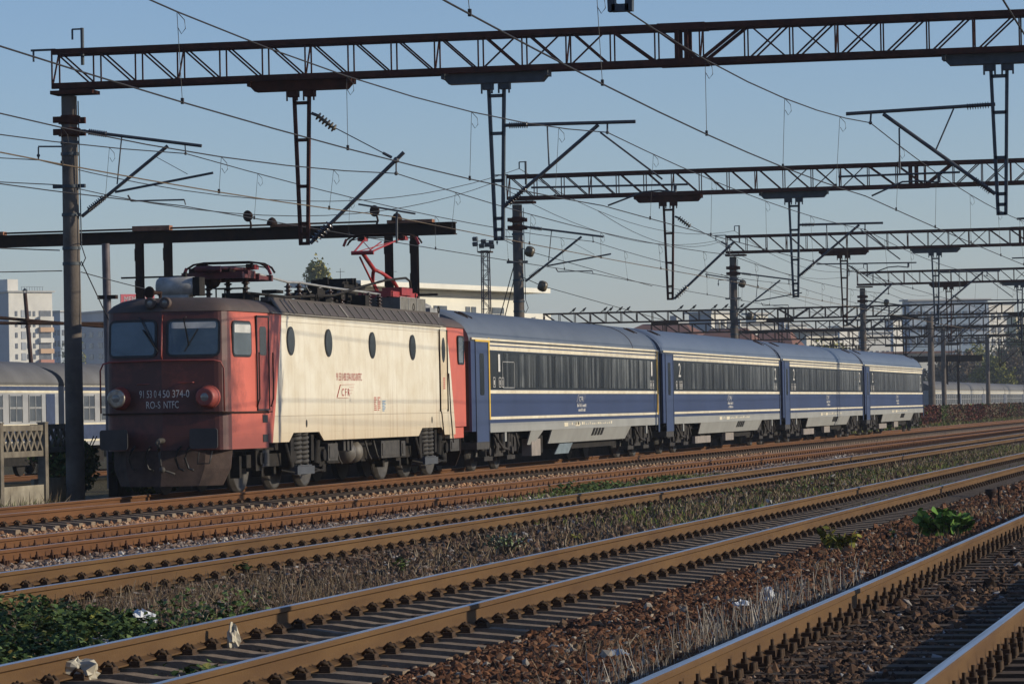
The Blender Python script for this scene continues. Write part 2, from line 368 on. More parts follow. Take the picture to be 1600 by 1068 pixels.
m_slw = M('old_wooden_sleeper', (.13, .095, .065), .9, 0, (.06, .042, .03), 6, stretch=(1, 6, 6), bump=.4)
m_fast = M('oily_fastening', (.048, .032, .021), .8, .0, (.09, .052, .030), 12)
m_fastr = M('rusty_fastening', (.06, .03, .02), .8, .1, (.12, .055, .03), 12)
def sleeper_mb(y=0, cx=0, cz=0, mb=None, wood=False):
    mb = mb or MB(); zt = cz-.186; L = 1.28
    if wood: return mb.bb(cx-1.27, cx+1.27, y-.12, y+.12, zt-.15, zt-.005)
    prof = [(-L, -.03), (-.95, 0), (-.5, 0), (-.3, -.03), (.3, -.03), (.5, 0), (.95, 0), (L, -.03)]
    vs = []; n = len(prof)
    for sgn, wd, dz in ((-1, .15, -.2), (-1, .10, 0), (1, .10, 0), (1, .15, -.2)):
        vs += [(cx+x, y+sgn*wd, zt+(z if dz == 0 else dz)) for x, z in prof]
    fs = [(r*n+i, r*n+i+1, (r+1)*n+i+1, (r+1)*n+i) for r in range(3) for i in range(n-1)]
    fs += [(0, n, 2*n, 3*n), (n-1, 4*n-1, 3*n-1, 2*n-1)]
    mb.add(vs, fs); return mb
def fasten_mb(cx, y, cz, kind, mb=None, lod=False):
    mb = mb or MB(); zt = cz-.172
    mb.bb(cx-.155, cx+.155, y-.07, y+.075, zt-.014, zt-.001)
    for s in (-1, 1):
        if kind == 'bolt':
            mb.bb(cx+s*.045, cx+s*.115, y-.045, y+.045, zt+.002, zt+.042)
            if not lod:
                mb.cone((cx+s*.092, y, zt+.04), (cx+s*.092, y, zt+.072), .026, .022, 8); mb.cone((cx+s*.092, y, zt+.07), (cx+s*.092, y, zt+.112), .012, .012, 6)
                mb.cone((cx+s*.148, y-.04, zt), (cx+s*.148, y-.04, zt+.05), .022, .018, 6); mb.cone((cx+s*.148, y+.04, zt), (cx+s*.148, y+.04, zt+.05), .022, .018, 6)
            else: mb.bb(cx+s*.07, cx+s*.115, y-.02, y+.02, zt+.04, zt+.105)
        else:
            mb.bb(cx+s*.08, cx+s*.15, y-.06, y+.06, zt, zt+.028)
            if not lod:
                P = [(.06, -.045, .025), (.095, -.055, .058), (.13, -.045, .045), (.125, 0, .025), (.095, .012, .062), (.07, .05, .03), (.11, .06, .05), (.135, .05, .025)]
                mb.tube([(cx+s*a, y+b, zt+c) for a, b, c in P], 0.0125, 5)
            else: mb.bb(cx+s*.06, cx+s*.14, y-.05, y+.05, zt+.028, zt+.065)
    return mb
TINFO = {1: (12, 300, 'bolt', m_rail, m_head, 'w', 'nearest railway track in front of the platform, brown rails on dark oily ballast'),
         2: (12, 330, 'clip', m_rail, m_head, 'c', 'second railway track from the platform with bare concrete sleepers'),
         3: (18, 380, 'clip', m_rail, m_head, 'c', 'middle railway track with brown bright-topped rails beyond the weeds'),
         4: (24, 400, 'bolt', m_railr, m_headr, 'w', 'red rusty siding track with rows of upright bolts beside the train'),
         5: (30, 430, 'clip', m_railr, m_headr, 'c', 'rusty railway track carrying the red and cream locomotive')}
SY0 = {1: 15.3, 2: 16.5, 3: 24.3, 4: 33.3, 5: 52.2}
for i, (y0, y1, kind, mr, mh, sm_, lab) in TINFO.items():
    cx, cz = TR[i]; t = thing('railway_track', lab, 'railway track', (cx, y0, cz), 'parallel railway tracks')
    for s in (-1, 1): rail_mesh(cx+s*GA, cz, y0, y1).build('rail', [mr, mh], t)
    ms = m_slw if sm_ == 'w' else m_slp; mf = m_fastr if i in (4,) else m_fast
    a = sleeper_mb(wood=sm_ == 'w').build('sleeper', ms, None); b = fasten_mb(0, 0, 0, kind).build('rail_fastening', mf, None)
    sme, fme = a.data, b.data; bpy.data.objects.remove(a); bpy.data.objects.remove(b)
    Y0 = SY0[i]
    for q in range(100):
        o = bpy.data.objects.new('sleeper', sme); COL.objects.link(o); o.parent = t
        o.location = (random.uniform(-.02, .02), Y0+.6*q-y0+random.uniform(-.015, .015), 0)
        for s in (-1, 1):
            f = bpy.data.objects.new('rail_fastening', fme); COL.objects.link(f); f.parent = o; f.location = (s*GA-o.location.x, 0, 0)
    mb = MB(); mf2 = MB(); y = Y0+60
    while y < y1-3:
        sleeper_mb(y, cx, cz, mb, sm_ == 'w')
        for s in (-1, 1): fasten_mb(cx+s*GA, y, cz, kind, mf2, True)
        y += .6
    tag(mb.build('sleeper', ms, t), kind='stuff'); tag(mf2.build('rail_fastening', mf, t), kind='stuff')
# far yard track under the parked coaches
t = thing('railway_track', 'far yard track under the parked pale grey coaches behind the fence', 'railway track', (-43, 60, -.45), 'parallel railway tracks')
for s in (-1, 1): rail_mesh(-43+s*GA, -.45, 60, 300).build('rail', [m_railr, m_headr], t)
t = thing('railway_track', 'hidden yard track under the plain grey coaches beyond the ivy wall', 'railway track', (-32, 230, -.6), 'parallel railway tracks')
for s in (-1, 1): rail_mesh(-32+s*GA, -.6, 230, 620).build('rail', [m_railr, m_headr], t)
# ------------------------------------------------------------------ locomotive
def livery():
    k = NT('loco_livery'); X, Yc, Zc = k.xyz()
    red1 = k.math('LESS_THAN', Yc, k.math('ADD', k.math('MULTIPLY', Zc, .336), 2.36))
    red2 = k.math('GREATER_THAN', Yc, k.math('SUBTRACT', 18.1, k.math('MULTIPLY', Zc, .29)))
    red = k.math('MAXIMUM', red1, red2)
    n1 = k.noise(1.1, 6, .65); n2 = k.noise(2.2, 5, .7, (1, 2.5, .35))
    cream = k.mix(k.ramp(n1, [(.40, 0.), (.75, .75)]), (.70, .65, .53), (.51, .42, .28))
    cream = k.mix(k.ramp(n2, [(.55, 0.), (.75, .45)]), cream, (.42, .31, .19))
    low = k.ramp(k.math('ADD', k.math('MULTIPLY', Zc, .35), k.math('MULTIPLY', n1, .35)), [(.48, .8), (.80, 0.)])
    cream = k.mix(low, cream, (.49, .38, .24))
    seam = k.math('LESS_THAN', k.math('ABSOLUTE', k.math('SUBTRACT', Zc, 1.42)), .008)
    seam = k.math('MAXIMUM', seam, k.math('LESS_THAN', k.math('ABSOLUTE', k.math('SUBTRACT', Zc, 3.2)), .007))
    vs_ = k.math('LESS_THAN', k.math('ABSOLUTE', k.math('SUBTRACT', k.math('MODULO', k.math('ADD', Yc, .9), 2.35), 1.2)), .006)
    seam = k.math('MAXIMUM', seam, k.math('MULTIPLY', vs_, .45))
    spots = k.ramp(k.noise(5.5, 6, .75, (1, 1.6, .7)), [(.66, 0.), (.72, .8)])
    cream = k.mix(spots, cream, (.30, .17, .085))
    strk = k.math('MULTIPLY', k.ramp(k.noise(3.2, 4, .6, (1, 2.2, .10)), [(.52, 0.), (.70, .75)]), k.ramp(k.math('MULTIPLY', Zc, .3), [(.25, .9), (.75, .15)]))
    cream = k.mix(strk, cream, (.36, .24, .13))
    cream = k.mix(k.math('MULTIPLY', seam, .5), cream, (.2, .14, .09))
    rd = k.mix(k.ramp(n1, [(.35, 0.), (.75, 1.)]), (.58, .13, .085), (.44, .095, .065))
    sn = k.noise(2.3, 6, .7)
    soot_shade = k.math('MULTIPLY', k.ramp(sn, [(.15, .7), (.5, .98)]), k.math('LESS_THAN', Yc, .5))  # nose soot, deepened to paint in the shade of the front
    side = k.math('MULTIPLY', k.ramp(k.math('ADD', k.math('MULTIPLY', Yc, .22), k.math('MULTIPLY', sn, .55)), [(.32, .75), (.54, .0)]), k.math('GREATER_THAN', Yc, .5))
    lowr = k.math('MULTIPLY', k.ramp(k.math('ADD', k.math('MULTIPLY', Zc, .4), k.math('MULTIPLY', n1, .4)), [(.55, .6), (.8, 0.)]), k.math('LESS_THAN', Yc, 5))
    soot_shade = k.math('MAXIMUM', soot_shade, k.math('MAXIMUM', side, lowr))
    rd = k.mix(soot_shade, rd, (.060, .016, .014))
    c = k.mix(red, cream, rd); k.bump(k.noise(.9, 3), .12)
    return k.out(c, .5)
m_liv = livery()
m_red = M('dirty_red_paint', (.36, .06, .045), .55, 0, (.10, .03, .025), 2.5, (.3, .75))
m_redb = M('pantograph_red', (.38, .035, .035), .5, 0, (.20, .025, .025), 4)
m_roofl = M('sooty_brown_roof', (.055, .042, .036), .75, 0, (.09, .06, .05), 2.5, bump=.2)
m_roofp = M('brown_roof_panel', (.075, .058, .048), .7, 0, (.05, .04, .034), 3)
k = NT('cab_glass'); m_glass = k.out(k.mix(k.ramp(k.noise(1.5, 3), [(.4, 0.), (.65, 1.)]), (.03, .05, .065), (.06, .085, .105)), .06, 0, .8)
m_darkglass = M('porthole_glass', (.02, .026, .03), .15)
m_grey = M('light_grey_metal', (.34, .34, .33), .55, .1, (.18, .17, .16), 3)
m_mesh = M('grey_wire_mesh', (.20, .19, .17), .8, 0, (.11, .105, .095), 5)
m_visor = M('white_blind', (.55, .55, .52), .7)
m_lens = M('headlight_lens', (.25, .24, .22), .12, .2)
m_chrome = M('worn_chrome', (.42, .39, .34), .4, .6, (.2, .15, .11), 9)
m_redtxt = M('red_lettering', (.45, .05, .04), .6); m_bluetxt = M('blue_lettering', (.16, .30, .45), .6)
L = thing('locomotive', 'dirty red and cream electric locomotive with raised red pantograph', 'locomotive')
HW, LL = 1.30, 19.7
def outline(inset=0., setb=0., fr=.2):
    h = HW-inset; f = 1.13-inset*.9
    a = [(h, 2.5), (f, .22+setb), (0, 0+setb), (-f, .22+setb), (-h, 2.5)]; ra = [.6, fr, 0, fr, .6]
    b = [(-h, LL-1.5), (-f-.06, LL-.2-setb), (0, LL-setb), (f+.06, LL-.2-setb), (h, LL-1.5)]
    return rounded(a+b, ra+ra, 5)
mb = MB()
mb.loft([[(x, y, z) for x, y in outline(i, s)] for z, i, s in ((1.1, 0, .0), (1.5, 0, 0), (2.45, 0, .0), (2.55, .0, .01), (3.2, .015, .07), (3.34, .02, .08))])
# cab aprons below the body
for m in (0, 1):
    o = [(x, y) for x, y in outline(.0) if y < 2.45]; o = [(-HW+.01, 2.42)] + sorted(o, key=lambda p: p[0]) + [(HW-.01, 2.42)]
    R = [[(x, (LL-y) if m else y, z) for x, y in o] for z in (.84, 1.099)]; mb.loft(R)
for s in (-1, 1):
    for y0, y1, y2, y3 in ((2.43, 3.8, 2.43, 4.12), (6.34, 14.25, 5.99, 14.6), (16.75, 17.8, 16.43, 17.8)):
        mb.prism([(s*(HW-.03), y0, .93), (s*(HW-.03), y1, .93), (s*(HW-.03), y3, 1.099), (s*(HW-.03), y2, 1.099)], (s*.028, 0, 0))
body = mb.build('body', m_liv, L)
mb = MB()
mb.loft([[(x, y, z) for x, y in outline(i, s, .25)] for z, i, s in ((3.341, -.015, .06), (3.39, .0, .09), (3.47, .08, .16), (3.55, .22, .30), (3.60, .42, .5))], sm=True)
roof = mb.build('roof', m_roofl, L)
# sloping roof panels with ribs
mb = MB(); rb = MB()
for s in (-1, 1):
    for q in range(22):
        y0 = 3.25+q*.62; mb.prism([(s*1.30, y0, 3.36), (s*1.30, y0+.59, 3.36), (s*1.12, y0+.59, 3.60), (s*1.12, y0, 3.60)], (s*.02, 0, .015))
        wdt = .12 if q in (8, 17) else .028
        rb.prism([(s*1.315, y0-.02, 3.36), (s*1.315, y0-.02+wdt, 3.36), (s*1.135, y0-.02+wdt, 3.605), (s*1.135, y0-.02, 3.605)], (s*.02, 0, .02))
    mb.bb(s*1.14, s*.98, 3.1, 17.0, 3.58, 3.66); rb.bb(s*1.335, s*1.29, 2.6, 16.6, 3.335, 3.362)
mb.build('roof_panel', m_roofp, L); rb.build('roof_rib', M('roof_rib_grey', (.22, .20, .17), .7), L)
# front face frame: right half face (s=+1), left half (s=-1)
ca, sa = math.cos(math.atan2(.22, 1.13)), math.sin(math.atan2(.22, 1.13))
def fp(s, u, z, off=0.):
    back = .0 if z < 2.5 else (z-2.5)/.84*.08
    return Vector((s*(u*ca+off*sa), u*sa-off*ca+back, z))
def plate(mbx, s, poly, off, th):           # poly of (u,z)
    mbx.prism([fp(s, u, z, off) for u, z in poly], fp(s, .5, 2.9, th)-fp(s, .5, 2.9, 0))
def wpoly(u0, u1, z0, z1, r, g=0): return [((u0+u1)/2+a, (z0+z1)/2+b) for a, b in rrect(u1-u0+2*g, z1-z0+2*g, r+g)]
for s in (-1, 1):
    fm = MB(); plate(fm, s, wpoly(.13, 1.02, 2.56, 3.16, .07, .045), .004, .012); w_ = fm.build('windscreen', m_black_rubber, L)
    gm = MB(); plate(gm, s, wpoly(.13, 1.02, 2.56, 3.16, .07), .018, .004); gm.build('pane', m_glass, w_)
    if s == 1: vm = MB(); plate(vm, s, wpoly(.18, .98, 3.03, 3.14, .03), .0235, .003); vm.build('sun_blind', m_visor, w_)
    wm = MB(); wm.tube([fp(s, .45, 3.24, .03), fp(s, .4, 3.22, .06), fp(s, .12 if s < 0 else .5, 2.72, .06)], .012); wm.beam(fp(s, .05 if s < 0 else .42, 2.62, .045), fp(s, .36 if s < 0 else .66, 3.02, .045), .02); wm.build('wiper', m_black_rubber, L)
# side cab windows and doors on the tapered cab side
def sp(s, y, z, off=0.):
    t = min(max((y-.22)/2.28, 0), 1); x = 1.13+(HW-1.13)*t
    if y > 2.5: x = HW
    return Vector((s*(x+off), y, z))
def splate(mbx, s, poly, off, th): mbx.prism([sp(s, y, z, off) for y, z in poly], (s*th, 0, 0))
for s in (-1, 1):
    for rear in (0, 1):
        Q = (lambda ps: [((LL-y), z) for y, z in ps]) if rear else (lambda ps: ps)
        def sq(poly, off, th, mbx):
            if rear: pts = [Vector((s*(1.19+(HW-1.19)*min(max((y-.2)/1.3, 0), 1)+off), LL-y, z)) for y, z in poly]
            else: pts = [sp(s, y, z, off) for y, z in poly]
            mbx.prism(pts, (s*th, 0, 0))
        fm = MB(); sq(wpoly(.62, 1.52, 2.55, 3.13, .08, .04), .003, .01, fm); w_ = fm.build('cab_side_window', m_black_rubber, L)
        gm = MB(); sq(wpoly(.62, 1.52, 2.55, 3.13, .08), .015, .004, gm); gm.build('pane', m_glass, w_)
        if not rear: gm = MB(); sq(wpoly(.66, 1.48, 2.95, 3.1, .03), .021, .003, gm); gm.build('sun_blind', m_visor, w_)
        if rear: continue
        dm = MB(); y0 = 1.84
        sq([(y0, 1.56), (2.44, 1.56), (2.44, 3.25), (y0, 3.25)], .003, .006, dm)
        d_ = dm.build('cab_door', m_red, L)
        em = MB(); 
        for a, b, c_, e in ((y0-.03, y0, 1.53, 3.28), (2.44, 2.47, 1.53, 3.28), (y0-.03, 2.47, 3.25, 3.28), (y0-.03, 2.47, 1.53, 1.56)): sq([(a, c_), (b, c_), (b, e), (a, e)], .0035, .02, em)
        em.build('door_frame', m_black_rubber, d_)
        gm = MB(); sq(wpoly(1.98, 2.33, 2.55, 3.08, .06), .010, .004, gm); gm.build('door_window', m_darkglass, d_)
        hm = MB()
        for yy in (1.78, 2.52): hm.tube([sp(s, yy, 1.6, .02) if not rear else Vector((sp(s, yy, 1.6, .02).x, LL-yy, 1.6)), Vector((sp(s, yy, 1.6, .07).x, LL-yy if rear else yy, 1.75)), Vector((sp(s, yy, 1.6, .07).x, LL-yy if rear else yy, 2.6))], .014)
        hm.build('handrail', m_black, d_)
        stp = MB()
        for z in (1.38, 1.02):
            pts = [sp(s, y, zz, .004) for y, zz in ((2.1, z-.07), (2.36, z-.07), (2.36, z+.07), (2.1, z+.07))]
            if rear: pts = [Vector((p.x, LL-p.y, p.z)) for p in pts]
            stp.prism(pts, (s*.004, 0, 0))
        stp.build('foothold', m_black_rubber, L)
    # machine-room door near the rear with oval window
    dm = MB(); dm.bb(s*HW+s*.003, s*HW+s*.010, 16.35, 17.0, 1.5, 3.24); dd = dm.build('machine_room_door', M('cream_door', (.66, .57, .41), .55, 0, (.45, .34, .21), 2), L)
    em = MB()
    for y in (16.3, 17.03): em.bb(s*HW+s*.004, s*HW+s*.03, y-.02, y+.02, 1.45, 3.27)
    em.tube([(s*(HW+.03), 16.22, 1.5), (s*(HW+.06), 16.22, 1.4), (s*(HW+.06), 16.45, .8)], .014); em.tube([(s*(HW+.03), 17.1, 2.3), (s*(HW+.06), 17.1, 1.4), (s*(HW+.06), 17.3, .75)], .014)
    em.build('handrail', m_black, dd)
    def oval(yc, z, ry, rz, mbx, off, th): mbx.prism([(s*(HW+off), yc+ry*math.cos(a*math.pi/12), z+rz*math.sin(a*math.pi/12)) for a in range(24)], (s*th, 0, 0))
    gm = MB(); oval(16.68, 2.82, .17, .28, gm, .012, .004); gm.build('door_window', m_darkglass, dd)
    for yc in (4.01, 6.78, 10.28, 13.8):
        fm = MB(); oval(yc, 2.84, .275, .275, fm, .003, .010); w_ = fm.build('porthole', m_black_rubber, L)
        gm = MB(); oval(yc, 2.84, .24, .24, gm, .014, .004); gm.build('pane', m_darkglass, w_)
# ledge, belt pipe, trims
mb = MB(); lo = [p for p in outline(-.10) if p[1] < 1.0]; lo = sorted(lo, key=lambda p: p[0])
mb.loft([[(x, y-.04, z) for x, y in lo] + [(1.0, 1.0, z), (-1.0, 1.0, z)] for z in (1.495, 1.525)])
for s in (-1, 1): mb.prism([sp(s, .5, 1.495, .0), sp(s, 2.5, 1.495, 0), sp(s, 2.5, 1.52, 0), sp(s, .5, 1.52, 0)], (s*.05, 0, 0))
mb.build('front_ledge', m_black, L)
mb = MB()
pp = [fp(-1, 1.2, 1.53, .10), fp(-1, 1.2, 2.3, .10), fp(-1, 1.14, 2.42, .10), fp(-1, 1.0, 2.45, .1), Vector((0, -.1, 2.46)), fp(1, .95, 2.45, .1), fp(1, 1.08, 2.42, .1), fp(1, 1.13, 2.3, .1), fp(1, 1.13, 1.53, .10)]
mb.tube(pp, .016, 8)
for s, u in ((-1, .9), (-1, .3), (1, .3), (1, .9)): mb.cone(fp(s, u, 2.45, 0), fp(s, u, 2.45, .1), .01)
mb.tube([Vector((.02, -.03, 2.48)), Vector((.02, -.06, 2.55)), Vector((.02, .0, 3.1)), Vector((.02, .06, 3.28))], .016)
mb.tube([fp(-1, .5, 2.04, .01), fp(-1, .48, 2.04, .04), fp(1, .55, 2.06, .04), fp(1, .58, 2.06, .01)], .010)
mb.build('front_handrail', m_red, L)
# headlights, roof lamps, horn
for s in (-1, 1):
    c0 = fp(s, .85, 1.79, -.02); c1 = c0+Vector((0, -.30, 0))
    hb = MB(); hb.lathe(c0, (0, -1, 0), [(0, .215), (.12, .20), (.22, .175), (.26, .165), (.27, .14)], 20)
    h_ = hb.build('headlight', m_red, L)
    hb = MB(); hb.lathe(c0+Vector((0, -.262, 0)), (0, -1, 0), [(0, .168), (.02, .172), (.035, .15), (.036, .13)], 20); hb.build('headlight_ring', m_chrome if s < 0 else m_red, h_)
    hb = MB(); hb.ball(c0+Vector((0, -.262, 0)), .13, 14, 8, (1, .35, 1)); hb.build('lens', m_lens, h_)
for x in (-.22, .06):
    hb = MB(); hb.lathe((x, .28, 3.50), (0, -1, 0), [(0, .07), (.1, .10), (.2, .105), (.21, .085)], 14); h_ = hb.build('roof_lamp', m_roofl, L)
    hb = MB(); hb.ball((x, .09, 3.50), .085, 12, 7, (1, .3, 1)); hb.build('lens', m_lens, h_)
hb = MB(); hb.lathe((-.22, .75, 3.70), (-.25, -1, 0), [(0, .03), (.2, .035), (.33, .06), (.40, .115), (.41, .09)], 14); hb.cone((-.22, .7, 3.55), (-.22, .7, 3.7), .03); hb.build('horn', m_black, L)
# lettering
mb = MB(); dn = Vector((ca, sa, 0))
def ft(s, t, u, z, h, wd): o = fp(s, u, z, .004); mb.text(t, o, (ca, s*sa, 0), (0, 0, 1), h, wd, .003)
ft(-1, '91 53 0 4', .235, 1.86, .135, .44); ft(1, '50 374-0', .255, 1.86, .135, .48); ft(-1, 'RO-S', .175, 1.665, .13, .29); ft(1, 'NTFC', .165, 1.665, .13, .27)
mb.build('lettering', m_white, L)
mb = MB()
for s in (1,):
    R_, U_ = (0, 1, 0), (0, 0, 1)
    mb.text('91 53 0 450 374-0 RO-SNTFC', (HW+.004, 8.35, 2.18), R_, U_, .15, 2.0)
    mb.text('C F R', (HW+.004, 8.05, 1.87), R_, U_, .15, .62)
    for p, q, t in (((7.35, 1.77), (7.62, 2.02), .03), ((7.62, 2.02), (8.75, 2.03), .02), ((7.35, 1.76), (8.25, 1.76), .025), ((8.35, 1.97), (8.7, 1.97), .014), ((8.33, 1.91), (8.62, 1.91), .014), ((8.31, 1.85), (8.54, 1.85), .014)):
        mb.beam((HW+.004, *p), (HW+.004, *q), .004, t, (1, 0, 0))
    for q in range(14): mb.bb(HW+.003, HW+.006, 10.35+(q % 2)*.3, 10.35+(q % 2)*.3+random.uniform(.1, .22), 1.50+(q//2)*.042, 1.52+(q//2)*.042)
    for q in range(6): mb.bb(HW+.011, HW+.014, 16.62, 16.8, 1.95+q*.045, 1.975+q*.045)
mb.build('side_lettering', m_redtxt, L)
mb = MB()
for q in range(7): mb.bb(HW+.003, HW+.006, 11.05, 11.05+random.uniform(.15, .3), 1.48+q*.033, 1.50+q*.033)
mb.build('side_marking', m_bluetxt, L)
# buffers, coupling, hoses, plough
for rear in (0, 1):
    Yf = (lambda y: LL-y) if rear else (lambda y: y)
    for s in (-1, 1):
        b_ = MB(); b_.cone((s*.84, Yf(.3), 1.05), (s*.84, Yf(-.02), 1.05), .13, .12); b_.cone((s*.84, Yf(-.02), 1.05), (s*.84, Yf(-.22), 1.05), .09)
        bo = b_.build('buffer', m_dark, L)
        b_ = MB(); b_.prism([(s*.84+a, Yf(-.22), 1.05+b) for a, b in rrect(.52, .36, .05)], (0, .035 if rear else -.035, 0)); b_.build('buffer_plate', M('buffer_grey', (.05, .046, .045), .65, .1), bo)
    b_ = MB(); b_.tube([(0, Yf(.1), 1.02), (0, Yf(-.2), 1.02), (0, Yf(-.32), .98), (.03, Yf(-.33), .88), (.0, Yf(-.27), .84)], [.05, .05, .045, .035, .025], 8)
    b_.tube([(.0, Yf(-.25), .95), (.02, Yf(-.22), .6), (.05, Yf(-.2), .5), (.28, Yf(-.2), .42)], .022, 6); b_.ball((.05, Yf(-.22), .5), .06); b_.build('coupling', m_grime, L)
    b_ = MB()
    for x in (-.55, .32, .5, -.25):
        b_.tube([(x, Yf(.1), .92), (x, Yf(-.1), .86), (x-.04, Yf(-.16), .7), (x+.02, Yf(-.14), .52), (x+.1, Yf(-.1), .48)], .022, 6)
    b_.tube([(.68, Yf(-.02), .8), (.68, Yf(-.12), .6), (.9, Yf(-.10), .6), (.92, Yf(0), .82)], .015)
    b_.build('brake_hose', m_black_rubber, L)
    b_ = MB(); P = [(-1.12, .55), (-.75, .12), (0, -.1), (.75, .12), (1.12, .55)]
    lo_ = [(x*.86, y-.06, .2) for x, y in P]; mi = [(x*.98, y, .5) for x, y in P]; hi = [(x, y+.05, .835) for x, y in P]
    R = [[(x, Yf(y), z) for x, y, z in r] for r in (lo_, mi, hi)]
    b_.loft([r + [(x, y+(-.03 if rear else .03), z) for x, y, z in reversed(r)] for r in R]); b_.build('snow_plough', M('grey_brown_plough', (.080, .055, .046), .85, 0, (.028, .020, .018), 2.5, bump=.3), L)
# underframe, bogies
mb = MB(); mb.bb(-1.0, 1.0, 1.0, 18.1, .78, 1.1); mb.bb(-.9, .9, 8.0, 12.2, .45, .9); mb.build('underframe', m_dark, L)
mb = MB()
for yy in (9.2, 9.75): mb.lathe((.55, yy, .66), (1, 0, 0), [(0, .23), (.45, .23), (.55, .20), (.62, .12), (.64, .03)], 16)
mb.build('air_tank', M('tank_grey', (.13, .115, .095), .6, 0, (.06, .052, .045), 3), L)
for b_ in ((.85, 1.2, 7.0, 7.75, .52, .86), (.85, 1.2, 11.3, 12.895, .5, .86), (1.0, 1.24, 12.9, 13.25, .52, .84), (.9, 1.22, 17.6, 18.5, .55, .82), (.9, 1.2, 2.3, 2.75, .5, .8)):
    mb = MB(); mb.bb(*b_); mb.bb(b_[1]-.02, b_[1]+.015, b_[2]+.08, b_[3]-.08, b_[4]+.05, b_[5]-.05); mb.build('equipment_box', m_grime, L)
for y in (8.4, 8.7, 9.0): mb = MB(); mb.bb(1.0, 1.15, y, y+.16, .7, .92); mb.build('valve_box', m_grime, L)
mb = MB()
for y, z in ((7.9, .45), (10.3, .5), (11.0, .48)): mb = MB(); mb.tube([(1.1, y, .9), (1.15, y+.1, z+.1), (1.1, y+.5, z)], .025); mb.build('air_pipe', m_grime, L)
for y in (5.05, 15.5):
    mb = MB(); mb.prism([(HW+.003, y+.05*math.cos(a*.524), 1.27+.075*math.sin(a*.524)) for a in range(12)], (.004, 0, 0)); mb.build('lifting_slot', m_black_rubber, L)
def wheel(yc, r=.62, gx=.72, parent=None):
    w0 = MB()
    for s in (-1, 1): w0.lathe((s*(gx-.02), yc, r+.026), (s, 0, 0), [(-.06, r+.028), (-.03, r+.028), (-.02, r), (.07, r), (.075, r-.06), (.04, r-.09), (.03, .28), (.05, .2), (.1, .16), (.12, .08)], 28)
    w0.cone((-gx, yc, r+.026), (gx, yc, r+.026), .09); return w0.build('wheelset', m_wheel, parent)
for c, ax, sy in ((4.5, (2.25, 4.55, 6.75), 5.05), (15.1, (13.0, 15.15, 17.35), 15.5)):
    b_ = MB()
    for s in (-1, 1):
        b_.bb(s*.92, s*1.05, ax[0]-.5, ax[2]+.5, .48, .72)
        for a in ax: b_.bb(s*.95, s*1.14, a-.2, a+.2, .42, .8); b_.cone((s*1.14, a, .64), (s*1.2, a, .64), .12)
        b_.bb(s*.95, s*1.24, sy-.95, sy-.72, .45, 1.0); b_.bb(s*1.0, s*1.18, sy+.75, sy+.95, .55, 1.05)
        b_.tube([(s*1.2, sy-1.25, .95), (s*1.24, sy-1.0, .52), (s*1.2, sy-.85, .46)], .045, 8); b_.cone((s*1.16, sy+1.25, .95), (s*1.16, sy+1.1, .5), .07); b_.cone((s*1.16, sy+1.17, .75), (s*1.16, sy+1.08, .48), .085)
        b_.tube([(s*1.2, sy-1.5, .4), (s*1.22, sy, .3), (s*1.2, sy+1.6, .36)], .02); b_.tube([(s*1.15, sy+.9, .4), (s*1.2, sy+1.5, .33), (s*1.1, sy+1.9, .5)], .025)
        for a in ax:
            b_.bb(s*.82, s*1.0, a-.8, a-.66, .3, .7); b_.bb(s*.82, s*1.0, a+.66, a+.8, .3, .7)
    bo = b_.build('bogie', m_dark, L)
    for a in ax: wheel(a, .6, .735, bo)
    for s in (-1, 1):
        for dy in (-.25, .25):
            sp_ = MB(); n = 84; sp_.tube([(s*1.1+.13*math.cos(2*math.pi*7*t/n), sy+dy+.15*math.sin(2*math.pi*7*t/n), .46+.62*t/n) for t in range(n+1)], .042, 6); sp_.cone((s*1.1, sy+dy, .46), (s*1.1, sy+dy, 1.08), .06); sp_.build('coil_spring', m_grime, bo)
        bx = MB(); bx.bb(s*.98, s*1.28, sy-.62, sy+.62, .30, .45); bx.bb(s*.98, s*1.26, sy-.5, sy+.5, .455, .475); bx.build('spring_seat', M('dark_blue_grey', (.07, .075, .085), .6, .1), bo)
# roof equipment
mb = MB(); mb.lathe((-.55, 1.55, 3.83), (1, 0, 0), [(0, .05), (.02, .15), (.07, .185), (.72, .185), (.74, .17)], 20); mb.bb(-.45, .1, 1.4, 1.7, 3.58, 3.68)
ac = mb.build('roof_tank', M('weathered_white', (.46, .45, .42), .6, 0, (.20, .19, .17), 3.5, (.3, .7)), L)
mb = MB(); mb.bb(.19, .32, 1.38, 1.72, 3.66, 4.0); mb.cone((.0, 1.55, 4.0), (0, 1.55, 4.1), .035); mb.build('tank_grille', m_dark, ac)
mb = MB()
for y in (3.2, 3.55): mb.bb(.2, .75, y, y+.3, 3.6, 3.75)
for y, x in ((2.4, .5), (2.6, .8), (2.5, .3)): mb.cone((x, y, 3.55), (x, y, 3.82), .015); 
mb.bb(.3, .9, 2.3, 2.7, 3.8, 3.82); mb.bb(-.9, .9, 6.6, 9.5, 3.6, 3.66)
for q in range(26): mb.box((random.uniform(-.5, .7), random.uniform(7.6, 14.2), random.uniform(3.66, 3.95)), (random.uniform(.1, .35), random.uniform(.2, .7), random.uniform(.06, .3)))
mb.bb(-.5, .3, 11.9, 13.7, 4.1, 4.18); mb.bb(-.4, .2, 12.2, 13.5, 3.95, 4.25)
for q in range(14): mb.bb(-.55+random.random()*.8, -.2+random.random()*.6, 11.9+q*.13, 11.96+q*.13, 4.1, 4.2+random.random()*.14)
for y in (10.9, 13.0): mb.bb(-.2, 0, y, y+.1, 3.6, 4.05)
